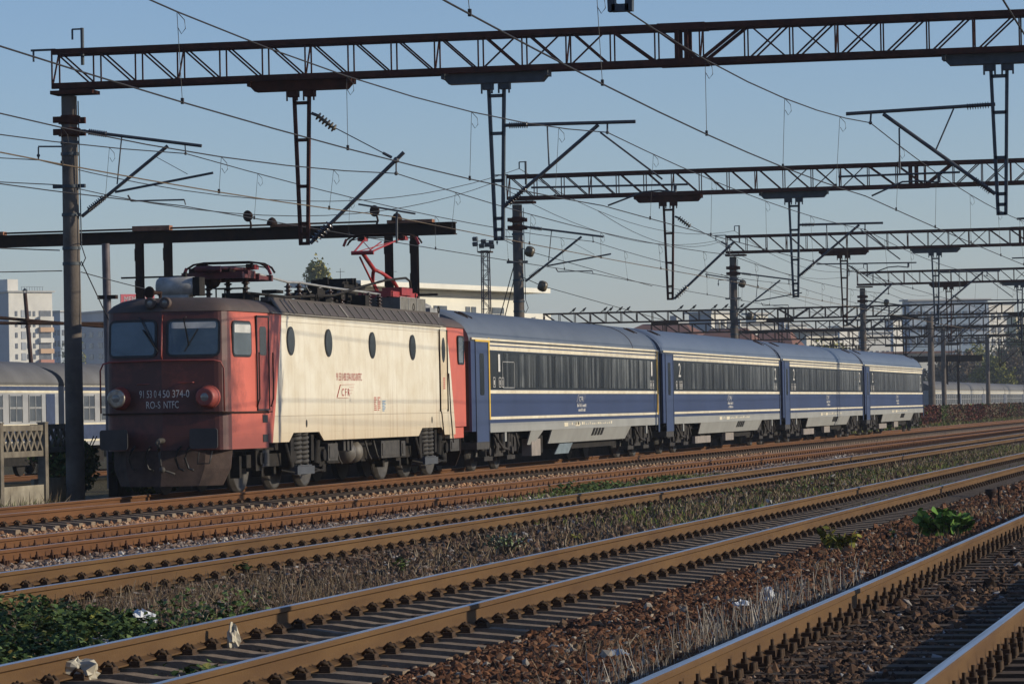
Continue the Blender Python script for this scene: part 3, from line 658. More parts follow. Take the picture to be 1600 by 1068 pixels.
mb.tube([(.9, 2.5, 3.72), (.7, 6, 3.74), (.85, 9, 3.85), (.6, 12.2, 4.12), (.45, 15, 4.35), (.4, 17.0, 4.46), (.4, 17.4, 4.40), (.4, 17.6, 3.7)], .028)
for y in (6.9, 15.0, 17.4):
    for t in range(10): a0, a1 = t*.628, (t+1)*.628; mb.cone((1.05, y+.075*math.cos(a0), 3.74+.075*math.sin(a0)), (1.05, y+.075*math.cos(a1), 3.74+.075*math.sin(a1)), .014, .014, 5)
mb.build('roof_equipment', m_dark, L)
for y, x, z1 in ((4.3, .35, 4.12), (4.3, .0, 4.1), (6.6, .55, 4.0), (7.4, .55, 4.03), (9.6, .6, 3.98), (10.5, .6, 3.98), (12.6, .65, 3.97), (13.1, .4, 3.97), (13.5, .65, 3.96), (11.5, .3, 4.0), (12.0, -.1, 4.02), (8.7, .2, 3.98), (16.9, .7, 4.0), (4.0, -.3, 4.1)):
    mb = MB(); mb.insul((x, y, 3.62), (x, y, z1), .085, 5, .5); mb.cone((x, y, z1), (x, y, z1+.04), .03); mb.build('roof_insulator', m_porc, L)
mb = MB(); mb.tube([(.35, 4.4, 4.2), (.5, 5.4, 4.12), (.55, 6.6, 4.05), (.55, 7.4, 4.07), (.6, 9.6, 4.03), (.62, 12.6, 4.01), (.6, 13.8, 4.0)], .024, 8); mb.tube([(.55, 7.4, 4.07), (.5, 7.9, 4.1), (.5, 8.4, 3.9), (.6, 9, 4.03)], .012); mb.build('busbar', m_grey, L)
mb = MB(); mb.bb(.35, 1.05, 13.75, 16.1, 3.62, 3.93); g_ = mb.build('grille_box', m_mesh, L)
mb = MB()
for y in (13.75, 14.53, 15.3, 16.08): mb.bb(1.045, 1.06, y, y+.03, 3.61, 3.94)
mb.bb(1.045, 1.06, 13.75, 16.1, 3.93, 3.945); mb.build('grille_frame', m_grey, g_)
mb = MB(); mb.bb(.3, .95, 17.0, 17.9, 3.58, 3.78); mb.lathe((.5, 17.8, 3.75), (0, 0, 1), [(0, .3), (.1, .28), (.16, .15)], 16); mb.build('roof_cabinet', m_grey, L)
def pan_head(y, z, par):
    mb = MB()
    for dy in (-.16, .16):
        mb.tube([(-.86, y+dy, z-.2), (-.80, y+dy, z-.1), (-.66, y+dy, z-.02), (-.45, y+dy, z+.01), (.45, y+dy, z+.01), (.66, y+dy, z-.02), (.80, y+dy, z-.1), (.86, y+dy, z-.2)], .022, 6)
    mb.tube([(-.84, y, z-.22), (-.72, y, z-.1), (-.5, y, z-.06), (.5, y, z-.06), (.72, y, z-.1), (.84, y, z-.22)], .014)
    for x in (-.45, .45): mb.bb(x-.06, x+.06, y-.2, y+.2, z-.1, z-.03); mb.cone((x, y, z-.14), (x, y, z), .03)
    h = mb.build('pantograph_head', m_black, par)
    mb = MB()
    for s in (-1, 1): mb.beam((s*.80, y-.16, z-.08), (s*.87, y-.16, z-.24), .05); mb.bb(s*.38, s*.55, y-.14, y+.14, z-.13, z-.05)
    mb.build('horn_tip', m_redb, h)
# raised pantograph (rear)
mb = MB(); y0 = 16.6
for x in (-.45, .45): mb.bb(x-.05, x+.05, 15.2, 17.7, 4.0, 4.12)
for y in (15.3, 16.6, 17.5): mb.bb(-.5, .5, y-.06, y+.06, 4.0, 4.13)
mb.bb(.1, .55, 16.0, 17.0, 4.05, 4.22)
mb.tube([(-.25, 17.0, 4.16), (-.24, 16.5, 4.38), (-.1, 16.0, 4.55), (0, 15.7, 4.62)], .042, 8); mb.tube([(.25, 17.0, 4.16), (.24, 16.5, 4.38), (.1, 16.0, 4.55), (0, 15.7, 4.62)], .042, 8)
mb.cone((0, 15.75, 4.6), (0, 14.75, 4.93), .05, .045); mb.cone((-.25, 14.7, 4.95), (.25, 14.7, 4.95), .045)
mb.tube([(-.1, 16.3, 4.14), (-.1, 14.85, 4.86)], .025)
for s in (-1, 1): mb.cone((s*.2, 14.72, 4.97), (s*.40, 16.4, 5.30), .021); 
mb.cone((-.2, 14.8, 4.97), (.4, 16.3, 5.28), .010); mb.cone((.2, 14.8, 4.97), (-.4, 16.3, 5.28), .010); mb.cone((0, 14.75, 4.9), (0, 16.4, 5.26), .014)
pg = mb.build('raised_pantograph', m_redb, L); pan_head(16.55, 5.42, pg)
mb = MB()
for x in (-.42, .42):
    for y in (15.3, 17.4): mb.insul((x, y, 3.6), (x, y, 4.0), .09, 5, .5)
mb.build('pantograph_insulator', m_porc, pg)
# folded pantograph (front)
mb = MB()
for x in (-.45, .5): mb.bb(x-.04, x+.04, 3.3, 5.4, 4.05, 4.12)
for y in (3.3, 4.4, 5.3): mb.bb(-.6, .6, y-.05, y+.05, 4.03, 4.15)
mb.bb(.25, .55, 3.8, 4.3, 4.1, 4.2); mb.cone((0, 3.0, 4.2), (0, 5.0, 4.17), .06); mb.cone((-.2, 3.0, 4.22), (-.4, 4.4, 4.24), .03); mb.cone((.2, 3.0, 4.22), (.4, 4.4, 4.24), .03); mb.cone((-.25, 3.0, 4.2), (.25, 3.0, 4.2), .06)
pg = mb.build('folded_pantograph', M('dull_dark_red', (.13, .022, .022), .6, 0, (.05, .015, .015), 4), L); pan_head(4.4, 4.36, pg)
mb = MB(); mb.ball((-.1, 3.6, 4.02), .17, 12, 8); mb.bb(-.5, .3, 3.4, 4.6, 4.15, 4.24); mb.build('pantograph_spring_box', m_black, pg)
L.location = (-20.05, 63.5, 0)
# ------------------------------------------------------------------ blue coaches of the train
def blue_mat(name, a, b, r):
    k = NT(name); f = k.ramp(k.noise(1.2, 5, .65, (1, .5, .35)), [(.35, 0.), (.7, 1.)]); k.bump(k.noise(1.3, 3), .1)
    return k.out(k.mix(f, a, b), r)
m_blue = blue_mat('coach_blue', (.026, .044, .112), (.020, .034, .088), .45)
m_bdoor = blue_mat('door_blue', (.034, .054, .122), (.026, .042, .095), .45)
m_croof = blue_mat('blue_grey_roof', (.105, .122, .148), (.08, .094, .116), .5)
m_croof2 = blue_mat('bluer_grey_roof', (.105, .128, .17), (.085, .105, .142), .45)
m_cream = M('cream_stripe', (.70, .63, .47), .55, 0, (.55, .47, .33), 2)
m_yellow = M('yellow_stripe', (.70, .45, .03), .5, 0, (.60, .33, .03), 1.5)
m_skirt = M('grey_skirt', (.28, .28, .262), .6, 0, (.22, .217, .20), .8)
k = NT('tinted_window_glass'); cur_refl = k.noise(1.0, 4, .6, (1, 3.2, .10)); f2 = k.noise(.8, 3, .6)  # streaks paint curtains and reflections into the pane colour
m_wband = k.out(k.mix(k.ramp(f2, [(.45, 0.), (.72, .8)]), k.mix(k.ramp(cur_refl, [(.40, 0.), (.50, .3), (.60, 1.)]), (.012, .014, .016), (.15, .16, .162)), (.012, .016, .022)), .16, 0, .22)
m_wband2 = M('dark_band_glass', (.012, .013, .014), .3, spec=.25)
HC, CL = 1.30, 25.55
def section():      # (x, z) of upper shell from gutter to crown
    return [(1.30, 3.06), (1.30, 3.14), (1.265, 3.26), (1.19, 3.40), (1.07, 3.53), (.90, 3.65), (.68, 3.75), (.40, 3.83), (.14, 3.865)]
def make_coach(first):
    C_ = thing('passenger_coach', 'x', 'passenger coach')
    mb = MB(); mb.bb(-HC, HC, .25, CL+.05, .97, 3.06); mb.build('body', m_blue, C_)
    sec = section(); ring = [(-x, z) for x, z in sec] + [(x, z) for x, z in reversed(sec)]
    R = []
    for y, sh in ((.22, .10), (.35, .03), (.8, 0), (CL-.5, 0), (CL-.05, .03), (CL+.08, .10)): R.append([(x*(1-sh*.3), y, z-(z-3.06)*sh) for x, z in ring])
    mb = MB(); mb.loft(R, sm=True); rf = mb.build('roof', m_croof if first else m_croof2, C_)
    mb = MB()
    for y in (1.6, CL-1.9, ):
        mb = MB()
        for dy in (0, .45): mb.tube([(.78+.16*math.cos(a*.524), y+dy+.15*math.sin(a*.524), 3.70-.16*math.cos(a*.524)*.5+.01) for a in range(13)], .012)
        mb.build('roof_vent', m_black, rf)
    mb = MB()
    for y in ((CL-4.2,) if first else (CL-.4,)):
        mb.tube([(x, y, z+.004) for x, z in reversed(sec)], .012)
    mb.build('roof_seam', m_black, rf)
    y0, y1 = 2.2, 25.3
    for s in (-1, 1):
        mb = MB(); mb.bb(s*HC, s*(HC+.006), y0+.03, y1-.03, 1.945, 2.86); wb = mb.build('window_band', m_wband2, C_)
        n = 10; yy = y0+1.55; wd = (y1-1.0-yy)/n
        for q in range(n):
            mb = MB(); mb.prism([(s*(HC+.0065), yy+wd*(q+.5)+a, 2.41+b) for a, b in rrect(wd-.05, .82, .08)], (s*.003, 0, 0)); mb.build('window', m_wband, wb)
        for z0, z1, dd in ((1.85, 1.93, .014), (1.235, 1.30, .014), (2.875, 2.965, .012), (3.0, 3.05, .012)):
            mb = MB(); mb.bb(s*HC, s*(HC+dd), y0+(.03 if first else -.03), y1-(.03 if first else 0), z0, z1); mb.build('cream_stripe', m_cream, C_)
        mb = MB(); mb.bb(s*(HC-.01), s*(HC+.022), .3, CL, 3.10, 3.145); mb.build('gutter_stripe', m_cream, C_)
        mb = MB()
        if first:
            mb.bb(s*HC, s*(HC+.016), y0-.09, y0+.02, 1.235, 3.16); mb.bb(s*HC, s*(HC+.024), .65, y0+.02, 3.06, 3.098); mb.bb(s*HC, s*(HC+.016), y1-.07, y1+.13, 1.235, 3.06); mb.bb(s*HC, s*(HC+.024), y1-.02, CL-.05, 3.06, 3.098)
            mb.build('yellow_stripe', m_yellow, C_)
        # doors
        for ya, yb in ((.72, 2.02), (25.36, 25.58)):
            mb = MB(); mb.bb(s*(HC+.002), s*(HC+.010), ya, yb, .72, 3.03); d_ = mb.build('entrance_door', m_bdoor, C_)
            mb = MB()
            for a, b, c_, e in ((ya-.03, ya, .72, 3.06), (yb, yb+.03, .72, 3.06), (ya, yb, 3.03, 3.06)): mb.bb(s*HC, s*(HC+.02), a, b, c_, e)
            mb.build('door_frame', M('blue_grey_frame', (.06, .075, .11), .5), d_)
            w_ = min(.45, (yb-ya)*.6); yc = (ya+yb)/2 - (.02 if yb-ya > 1 else 0)
            mb = MB(); mb.prism([(s*(HC+.011), yc+a, 2.30+b) for a, b in rrect(w_, .98, .07)], (s*.005, 0, 0)); mb.build('door_window', m_darkglass, d_)
        mb = MB(); mb.bb(s*(HC-.5), s*HC, .72, 2.05, .55, .72); mb.build('door_step', m_grime, C_)
        # grey skirts
        mb = MB(); mb.bb(s*(HC-.04), s*(HC+.004), y0, y1+.2, .93, 1.15)
        for ya, yb, yc, yd in (((6.9, 8.5, 7.0, 7.75), (9.55, 20.9, 9.6, 20.5)) if first else ((7.3, 20.9, 7.5, 20.5),)):
            mb.prism([(s*(HC-.03), ya, .95), (s*(HC-.03), yb, .95), (s*(HC-.16), yd, .58), (s*(HC-.16), yc, .58)], (s*.03, 0, 0))
        for y in (3.9, 23.4): mb.bb(s*(HC-.06), s*(HC-.02), y, y+.22, .7, .94)
        sk = mb.build('skirt', m_skirt, C_)
        mb = MB()
        for q in range(4): mb.prism([(s*(HC-.02), 15.2+q*.42, .93), (s*(HC-.02), 15.42+q*.42, .93), (s*(HC-.09), 15.38+q*.42, .73), (s*(HC-.09), 15.16+q*.42, .73)], (s*.035, 0, 0))
        mb.build('skirt_louvre', m_black_rubber, sk)
        mb = MB()
        for a, b, z0, z1 in ((11.1, 11.6, 1.0, 1.1), (12.6, 13.2, 1.0, 1.1)): mb.bb(s*(HC+.005), s*(HC+.008), a, b, z0, z1)
        for q in range(22): mb.bb(s*(HC+.005), s*(HC+.008), 11.8+q*.28, 11.8+q*.28+random.uniform(.05, .2), 1.03, 1.03+random.choice((.03, .05, .07)))
        mb.build('skirt_marking', m_cream, sk)
        # numerals, pictograms, logo, number rows
        mb = MB(); R_ = (0, s, 0); U_ = (0, 0, 1); xx = s*(HC+.011)
        cl = '1' if first else '2'
        for y in (y0+1.05, y1-.95): mb.text(cl, (xx, y, 2.58), R_, U_, .42, .22 if first else .42)
        mb.build('class_numeral', m_white, wb)
        mb = MB()
        for yb in (y0+.35, y0+.98, y0+1.30, y1-1.25, y1-.85):
            for a, b, z0, z1 in ((0, .26, 2.22, 2.235), (0, .26, 2.0, 2.015), (0, .02, 2.0, 2.235), (.24, .26, 2.0, 2.235), (.09, .17, 2.05, 2.17)): mb.bb(xx, xx+s*.003, yb+a, yb+b, z0, z1)
        mb.build('pictogram', m_white, wb)
        mb = MB(); yl = 13.4; xx = s*(HC+.004); sg = 1 if s > 0 else -1
        mb.text('CFR', (xx, yl+.05*sg, 1.71), R_, U_, .13, .62)
        for p, q, t in (((-.60, 1.63), (-.32, 1.83), .045), ((-.32, 1.83), (.72, 1.83), .03), ((-.6, 1.61), (.25, 1.61), .045), ((.42, 1.77), (.66, 1.77), .018), ((.42, 1.72), (.58, 1.72), .018)):
            mb.beam((xx, yl+sg*p[0], p[1]), (xx, yl+sg*q[0], q[1]), .004, t, (1, 0, 0))
        mb.build('operator_logo', m_white, C_)
        mb = MB()
        for r_, (z, n_) in enumerate(((1.50, 11), (1.38, 9))):
            for q in range(n_): mb.bb(xx, xx+s*.003, yl-.5+q*.115+r_*.15, yl-.5+q*.115+r_*.15+random.choice((.03, .06, .08)), z, z+random.choice((.06, .08)))
        mb.build('number_row', m_white, C_)
    # opening window near the first door
    mb = MB()
    for a, b, z0, z1 in ((3.6, 5.0, 1.98, 2.0), (3.6, 5.0, 2.60, 2.62), (3.6, 3.64, 1.98, 2.62), (4.96, 5.0, 1.98, 2.62)): mb.bb(HC+.008, HC+.016, a, b, z0, z1)
    if first: mb.build('opening_window_frame', m_grey, C_)
    for a_, b_ in ((.225, .245), (CL+.055, CL+.075)): mb = MB(); mb.bb(-1.25, 1.25, a_, b_, 1.0, 3.06); mb.build('end_wall', m_black_rubber, C_)
    # ends, bellows
    mb = MB(); mb.bb(-.6, .6, -.12, .25, .95, 3.15); mb.bb(-.6, .6, CL+.05, CL+.38, .95, 3.15); mb.build('gangway', m_black_rubber, C_)
    mb = MB()
    for y, o in ((.25, -1), (CL+.05, 1)):
        for s in (-1, 1): mb.cone((s*.87, y, 1.05), (s*.87, y+o*.22, 1.05), .07); mb.cone((s*.87, y+o*.2, 1.05), (s*.87, y+o*.25, 1.05), .22, .22, 16)
    mb.build('buffer', m_dark, C_)
    mb = MB(); mb.bb(-1.0, 1.0, .6, 25.2, .75, .97); mb.bb(-1.05, 1.05, 8.6, 9.5, .35, .8); mb.bb(-1.0, 1.0, 13.5, 20, .4, .75); mb.build('underframe', m_dark, C_)
    mb = MB()
    if first: mb.bb(.95, 1.2, 7.4, 8.5, .30, .72)
    else: mb.bb(1.0, 1.1, 7.3, 10.4, .28, .5); mb.bb(1.0, 1.1, 13.6, 15.4, .3, .55)
    bxo = mb.build('battery_box', M('beige_grey_box', (.26, .22, .19), .7, 0, (.17, .15, .13), 3), C_)
    if first: mb = MB(); mb.prism([(1.2, 10.2, .30), (1.2, 12.0, .30), (1.2, 12.6, .56), (1.2, 10.9, .56)], (.02, 0, 0)); mb.build('blue_grey_flap', M('blue_grey_flap', (.17, .21, .23), .5), C_)
    for c in (3.9, 22.8):
        b_ = MB(); b_.bb(-1.0, 1.0, c-.3, c+.3, .5, .66)
        for s in (-1, 1):
            b_.bb(s*.88, s*1.0, c-1.75, c+1.75, .52, .68); b_.bb(s*.95, s*1.12, c-.5, c+.5, .35, .62); b_.cone((s*1.1, c-.35, .45), (s*1.1, c-.35, .9), .11); b_.cone((s*1.1, c+.35, .45), (s*1.1, c+.35, .9), .11)
            for a in (-1.28, 1.28):
                b_.bb(s*.95, s*1.12, c+a-.16, c+a+.16, .36, .68); b_.cone((s*1.12, c+a, .48), (s*1.2, c+a, .48), .1)
                b_.cone((s*1.05, c+a+.32, .5), (s*1.05, c+a+.32, .88), .075); b_.cone((s*1.05, c+a-.32, .5), (s*1.05, c+a-.32, .88), .075); b_.bb(s*.9, s*1.15, c+a-.45, c+a+.45, .26, .36)
                b_.tube([(s*1.15, c+a+.5, .95), (s*1.18, c+a+.75, .6), (s*1.1, c+a+.85, .4)], .03)
            b_.tube([(s*1.2, c-.9, .93), (s*1.22, c, .55), (s*1.18, c+.9, .5)], .035); b_.cone((s*1.14, c+.9, .5), (s*1.14, c+1.0, .92), .05)
            b_.bb(s*1.0, s*1.16, c-1.9, c-1.55, .62, .86); b_.bb(s*1.02, s*1.14, c+1.7, c+1.95, .45, .8)
        bo = b_.build('bogie', M('dusty_bogie', (.060, .054, .050), .85, 0, (.025, .023, .022), 4, bump=.3), C_)
        for a in (-1.28, 1.28): wheel(c+a, .455, .735, bo)
    return C_
c1 = make_coach(True); c2 = make_coach(False)
PITCH = 26.07
c1['label'] = 'first blue coach behind the locomotive, with yellow door stripes and numeral 1'; c1['group'] = 'blue coaches of the train'
c2['label'] = 'blue coach without yellow stripes coupled directly behind the yellow-striped coach'; c2['group'] = 'blue coaches of the train'
c1.location = (-20.05, 82.75, 0); c2.location = (-20.05, 82.75+PITCH, 0)
dup(c2, None, (-20.05, 82.75+2*PITCH, 0), 'third blue coach of the train, second from the rear end')
dup(c2, None, (-20.05, 82.75+3*PITCH, 0), 'last blue coach of the train, its free end beside the ivy wall')
# ------------------------------------------------------------------ catenary portals
PY = 68.16
def q1(px, py, y=PY): return at(px, py, 'y', y)
def tpl(*pts): return [q1(*p) for p in pts]
def truss(mb, x0, x1, y, z0, z1, dep=.45, n=None, mid=None, ch=.10, web=.027):
    """lattice beam: two parallel side trusses; diagonals fall towards the middle and rise after it"""
    n = n or max(4, round((x1-x0)/.86)); st = (x1-x0)/n; xm = mid if mid is not None else (x0+x1)/2
    for s in (-1, 1):
        yy = y+s*dep/2
        mb.beam((x0, yy, z1-ch/2), (x1, yy, z1-ch/2), ch*.9, ch*1.1); mb.beam((x0, yy, z0+ch/2), (x1, yy, z0+ch/2), ch*.9, ch*1.1)
        for i in range(n+1):
            x = x0+st*i; mb.beam((x, yy, z0), (x, yy, z1), web)
            if i < n:
                d = abs(x+st/2-xm); down = x+st/2 < xm
                if d < 1.1: mb.beam((x, yy, z1-.06), (x+st, yy, z0+.06), web*2.2) if down else mb.beam((x, yy, z0+.06), (x+st, yy, z1-.06), web*2.2)
                else:
                    if down: mb.beam((x+.08, yy, z1-.06), (x+st-.06, yy, z0+.06), web*1.15)
                    else: mb.beam((x+.08, yy, z0+.06), (x+st-.06, yy, z1-.06), web*1.15)
                    if d < 4 and s < 0:
                        mb.beam((x+.08, yy, z0+.06), (x+st-.06, yy, z1-.06), web*1.1) if down else mb.beam((x+.08, yy, z1-.06), (x+st-.06, yy, z0+.06), web*1.1)
    for i in range(n+1):
        x = x0+st*i; mb.beam((x, y-dep/2, z1-.05), (x, y+dep/2, z1-.05), web); mb.beam((x, y-dep/2, z0+.05), (x, y+dep/2, z0+.05), web)
        if i % 3 == 0: mb.beam((x, y-dep/2, z0), (x, y+dep/2, z1), web)
    if mid is not None:
        for s in (-1, 1):
            for z in (z0+ch/2, z1-ch/2): mb.bb(xm-.45, xm+.45, y+s*dep/2-.06, y+s*dep/2+.06, z-ch*.65, z+ch*.65)
            for dx in (-.09, .09): mb.beam((xm+dx, y+s*dep/2, z0), (xm+dx, y+s*dep/2, z1), .07)
def column(mb, x, y, z1, r0=.185, r1=.15): mb.cone((x, y, -.5), (x, y, z1), r0, r1, 18, True, True)
def tube2(mb, p, q, r): mb.cone(p, q, r, r, 8)
XE, XC, ZT, ZB = -23.56, -23.3, 8.60, 7.84
def make_portal():
    t = thing('catenary_portal', 'x', 'catenary portal', (XC, PY, 0), 'steel lattice portals carrying the overhead line')
    mb = MB(); column(mb, XC, PY, 7.7)
    c = mb.build('mast', m_mast, t)
    mb = MB(); column(mb, .75, PY, 7.7); mb.build('mast', m_mast, t)
    mb = MB()
    for z in (7.24, 7.0):
        mb.cone((XC, PY, z-.09), (XC, PY, z+.09), .17, .17, 14)
        for s in (-1, 1): mb.bb(XC-.27, XC+.27, PY+s*.165-.035, PY+s*.165+.035, z-.06, z+.06)
    mb.build('mast_clamp', m_rust2, c)
    mb = MB(); mb.bb(XC-.3, XC+.55, PY-.25, PY+.25, 7.73, 7.80); mb.build('cap_plate', m_rust2, c); mb = MB()
    for z in (6.80, 6.58, 5.40, 5.95, 4.75, 4.45): mb.cone((XC, PY, z-.03), (XC, PY, z+.03), .18, .18, 14)
    mb.beam(q1(98, 229), q1(60, 229), .03); mb.cone(q1(60, 230), q1(60, 249), .015); mb.ball(q1(60, 243), .035); mb.bb(XC-.35, XC+.3, PY-.04, PY+.04, 5.92, 5.99)
    mb.tube([(XC+.2, PY-.05, 7.6), (XC+.21, PY-.05, 6.2), (XC+.22, PY-.05, 4.8), (XC+.3, PY-.05, 4.55), (XC+.2, PY, 4.4)], .012)
    mb.build('mast_collar', m_galv, c)
    # beam
    mb = MB(); truss(mb, XE, 1.0, PY, ZB, ZT, mid=-11.2, n=29); mb.build('lattice_beam', m_rust, t)
    # droppers with longitudinal brackets under the beam
    def drop(xc, zb, mbm, mm, cu=True):
        b = MB(); b.prism([(xc-1.0, PY-.13, ZB-.01), (xc+1.0, PY-.13, ZB-.01), (xc+1.0, PY-.13, ZB-.09), (xc+.9, PY-.13, ZB-.2), (xc-.9, PY-.13, ZB-.2), (xc-1.0, PY-.13, ZB-.09)], (0, .26, 0))
        for s in (-1, 1): b.bb(xc+s*.96, xc+s*1.03, PY-.2, PY+.2, ZB-.1, ZB+.02)
        br = b.build('hanger_bracket', mbm, t)
        b = MB(); zt = ZB-.2
        for s in (-1, 1):
            b.beam((xc+s*.15, PY, zt), (xc+s*.07, PY, zb), .06, .09); b.bb(xc+s*.165-.1, xc+s*.165+.1, PY-.09, PY+.09, zt-.12, zt+.02)
            for e in (-.1, .1): b.cone((xc+s*.165+e, PY-.1, zt-.2), (xc+s*.165+e, PY-.1, zt+.06), .018)
        L_ = zt-zb
        for f in (.08, .32, .62, .86, .93, .99): w_ = .15-.08*f; b.bb(xc-w_, xc+w_, PY-.045, PY+.045, zt-L_*f-.03, zt-L_*f+.03)
        return b.build('drop_post', mm, t)
    d1 = drop(-18.62, 4.68, m_rust2, m_rust); d2 = drop(-14.80, 4.66, m_galv, m_galv); d3 = drop(-5.33, 4.86, m_galv, m_galv)
    # cantilever on the mast (train track)
    def ins(p, q, par, r=.065, k=9, m=m_porc):
        b = MB(); b.insul(p, q, r, k, .35); b.build('insulator', m, par)
    b = MB(); A = tpl((130, 205), (315, 228), (262, 228), (128, 338), (190, 215), (183, 288), (180, 300), (333, 270), (200, 305), (205, 314), (290, 320), (288, 312), (240, 243), (293, 272), (290, 240))
    tube2(b, A[0], A[1], .032); tube2(b, A[2], A[3], .035); tube2(b, A[4], A[5], .014); tube2(b, A[6], A[7], .024); tube2(b, A[8], A[9], .018); tube2(b, A[9], A[11], .016); tube2(b, A[11], A[10], .012)
    tube2(b, A[12], A[13], .006); tube2(b, A[1].lerp(A[0], .14), A[14], .012); b.ball(A[14], .03)
    cn = b.build('cantilever', m_tube, t); ins(*tpl((138, 206), (167, 210)), cn); ins(*tpl((138, 328), (163, 308)), cn)
    # drop post 1: strain insulator, wire and slanting strut
    b = MB(); A = tpl((485, 380), (631, 238), (522, 199), (612, 246), (560, 319), (649, 334), (620, 331), (620, 380), (619, 250), (619, 271), (487, 177), (497, 181))
    tube2(b, A[0], A[1], .038); tube2(b, A[2], A[3], .010); tube2(b, A[4], A[5], .018); tube2(b, A[6], A[7], .022); tube2(b, A[8], A[9], .015); b.ball(A[9], .04); tube2(b, A[10], A[11], .03); tube2(b, A[3].lerp(A[2], .15), A[3], .028); b.ball(A[8], .06)
    cn = b.build('cantilever', m_tube, t); ins(*tpl((495, 180), (524, 202)), cn, .085, 6, m_porcg); ins(*tpl((490, 376), (517, 349)), cn, .09, 6)
    # drop post 2: cantilever over the middle track
    b = MB(); A = tpl((786, 196), (993, 190), (785, 325), (935, 195), (855, 195), (858, 262), (938, 207), (1035, 280), (830, 293), (1075, 288), (1055, 288), (1055, 300), (1005, 300), (950, 321), (949, 193), (949, 207))
    tube2(b, A[0], A[1], .034); tube2(b, A[2], A[3], .036); tube2(b, A[4], A[5], .015); tube2(b, A[6], A[7], .018); tube2(b, A[8], A[9], .02); tube2(b, A[10], A[11], .03); b.tube([A[11], A[11].lerp(A[12], .5)+Vector((0, 0, .03)), A[12], A[13]], .018); tube2(b, A[14], A[15], .018); b.ball(A[15], .035)
    cn = b.build('cantilever', m_tube, t); ins(*tpl((795, 196), (825, 195)), cn); ins(*tpl((793, 319), (822, 293)), cn)
    # drop post 3: cantilever reaching left over the second track
    b = MB(); A = tpl((1555, 163), (1322, 178), (1555, 303), (1380, 178), (1490, 170), (1462, 235), (1405, 200), (1406, 271), (1310, 276), (1500, 269), (1467, 272), (1467, 285), (1410, 284), (1362, 306), (1361, 176), (1360, 192))
    tube2(b, A[0], A[1], .034); tube2(b, A[2], A[3], .036); tube2(b, A[4], A[5], .015); tube2(b, A[6], A[7], .016); tube2(b, A[8], A[9], .02); tube2(b, A[10], A[11], .03); b.tube([A[11], A[11].lerp(A[12], .5)+Vector((0, 0, .02)), A[12], A[13]], .018); tube2(b, A[14], A[15], .018); b.ball(A[15], .035)
    cn = b.build('cantilever', m_tube, t); ins(*tpl((1546, 164), (1510, 167)), cn); ins(*tpl((1548, 300), (1522, 280)), cn)
    # end bracket and post on top of the beam (feeder wires)
    b = MB(); b.beam((XE-.5, PY, ZT+.02), (XE, PY, ZT+.02), .04); b.cone((XE-.45, PY, ZT-.2), (XE-.45, PY, ZT+.02), .02); b.cone((XE+.55, PY, ZT-.3), (XE+.55, PY, ZT+.42), .035); b.beam((XE+.35, PY, ZT+.40), (XE+.55, PY, ZT+.40), .03); b.cone((XE+.35, PY, ZT+.2), (XE+.35, PY, ZT+.4), .02)
    b.build('feeder_bracket', m_galv, t)
    return t
p1 = make_portal()
PORT = [(29.35, 'nearest lattice portal, only its drop post tip showing at the top edge'), (PY, 'tall rusty lattice portal beside the locomotive with three drop posts'),
        (109.95, 'rusty lattice portal whose mast rises behind the first blue coach'), (153.55, 'rusty lattice portal whose mast rises behind the second blue coach'), (200.2, 'rusty lattice portal whose mast rises behind the last coaches')]
p1['label'] = PORT[1][1]
for y, lab in PORT:
    if y != PY: dup(p1, None, (XC, y, -.2 if y < 30 else 0), lab)
# strain discs hanging beside two masts
for y, pts in ((109.95, ((828, 393), (848, 447))), (153.55, ((1160, 443), (1172, 494))), (200.2, ((1385, 472),))):
    for px, py in pts:
        p = at(px, py, 'y', y); t = thing('strain_insulator', 'x', 'insulator', p, 'round insulators strung beside the masts')
        mb = MB(); mb.lathe(p+Vector((-.14, 0, .05)), (1, 0, -.35), [(0, .04), (.02, .13), (.09, .165), (.2, .165), (.27, .13), (.29, .04)], 16); mb.build('porcelain_body', m_porcg, t)
        mb = MB(); mb.tube([p+Vector((-.9, 0, .42)), p], .012); mb.tube([p, p+Vector((3.5, 1.5, -1.1))], .010); mb.build('tie_wire', m_wire, t)
        t['label'] = {(828, 393): 'brownish round insulator level with the cantilever beside the mast behind the first coach', (848, 447): 'brownish round insulator hanging just above the long white building roof', (1160, 443): 'small upper round insulator beside the mast behind the second coach', (1172, 494): 'small lower round insulator beside the mast behind the second coach', (1385, 472): 'smallest round insulator beside the mast behind the last coaches'}[(px, py)]
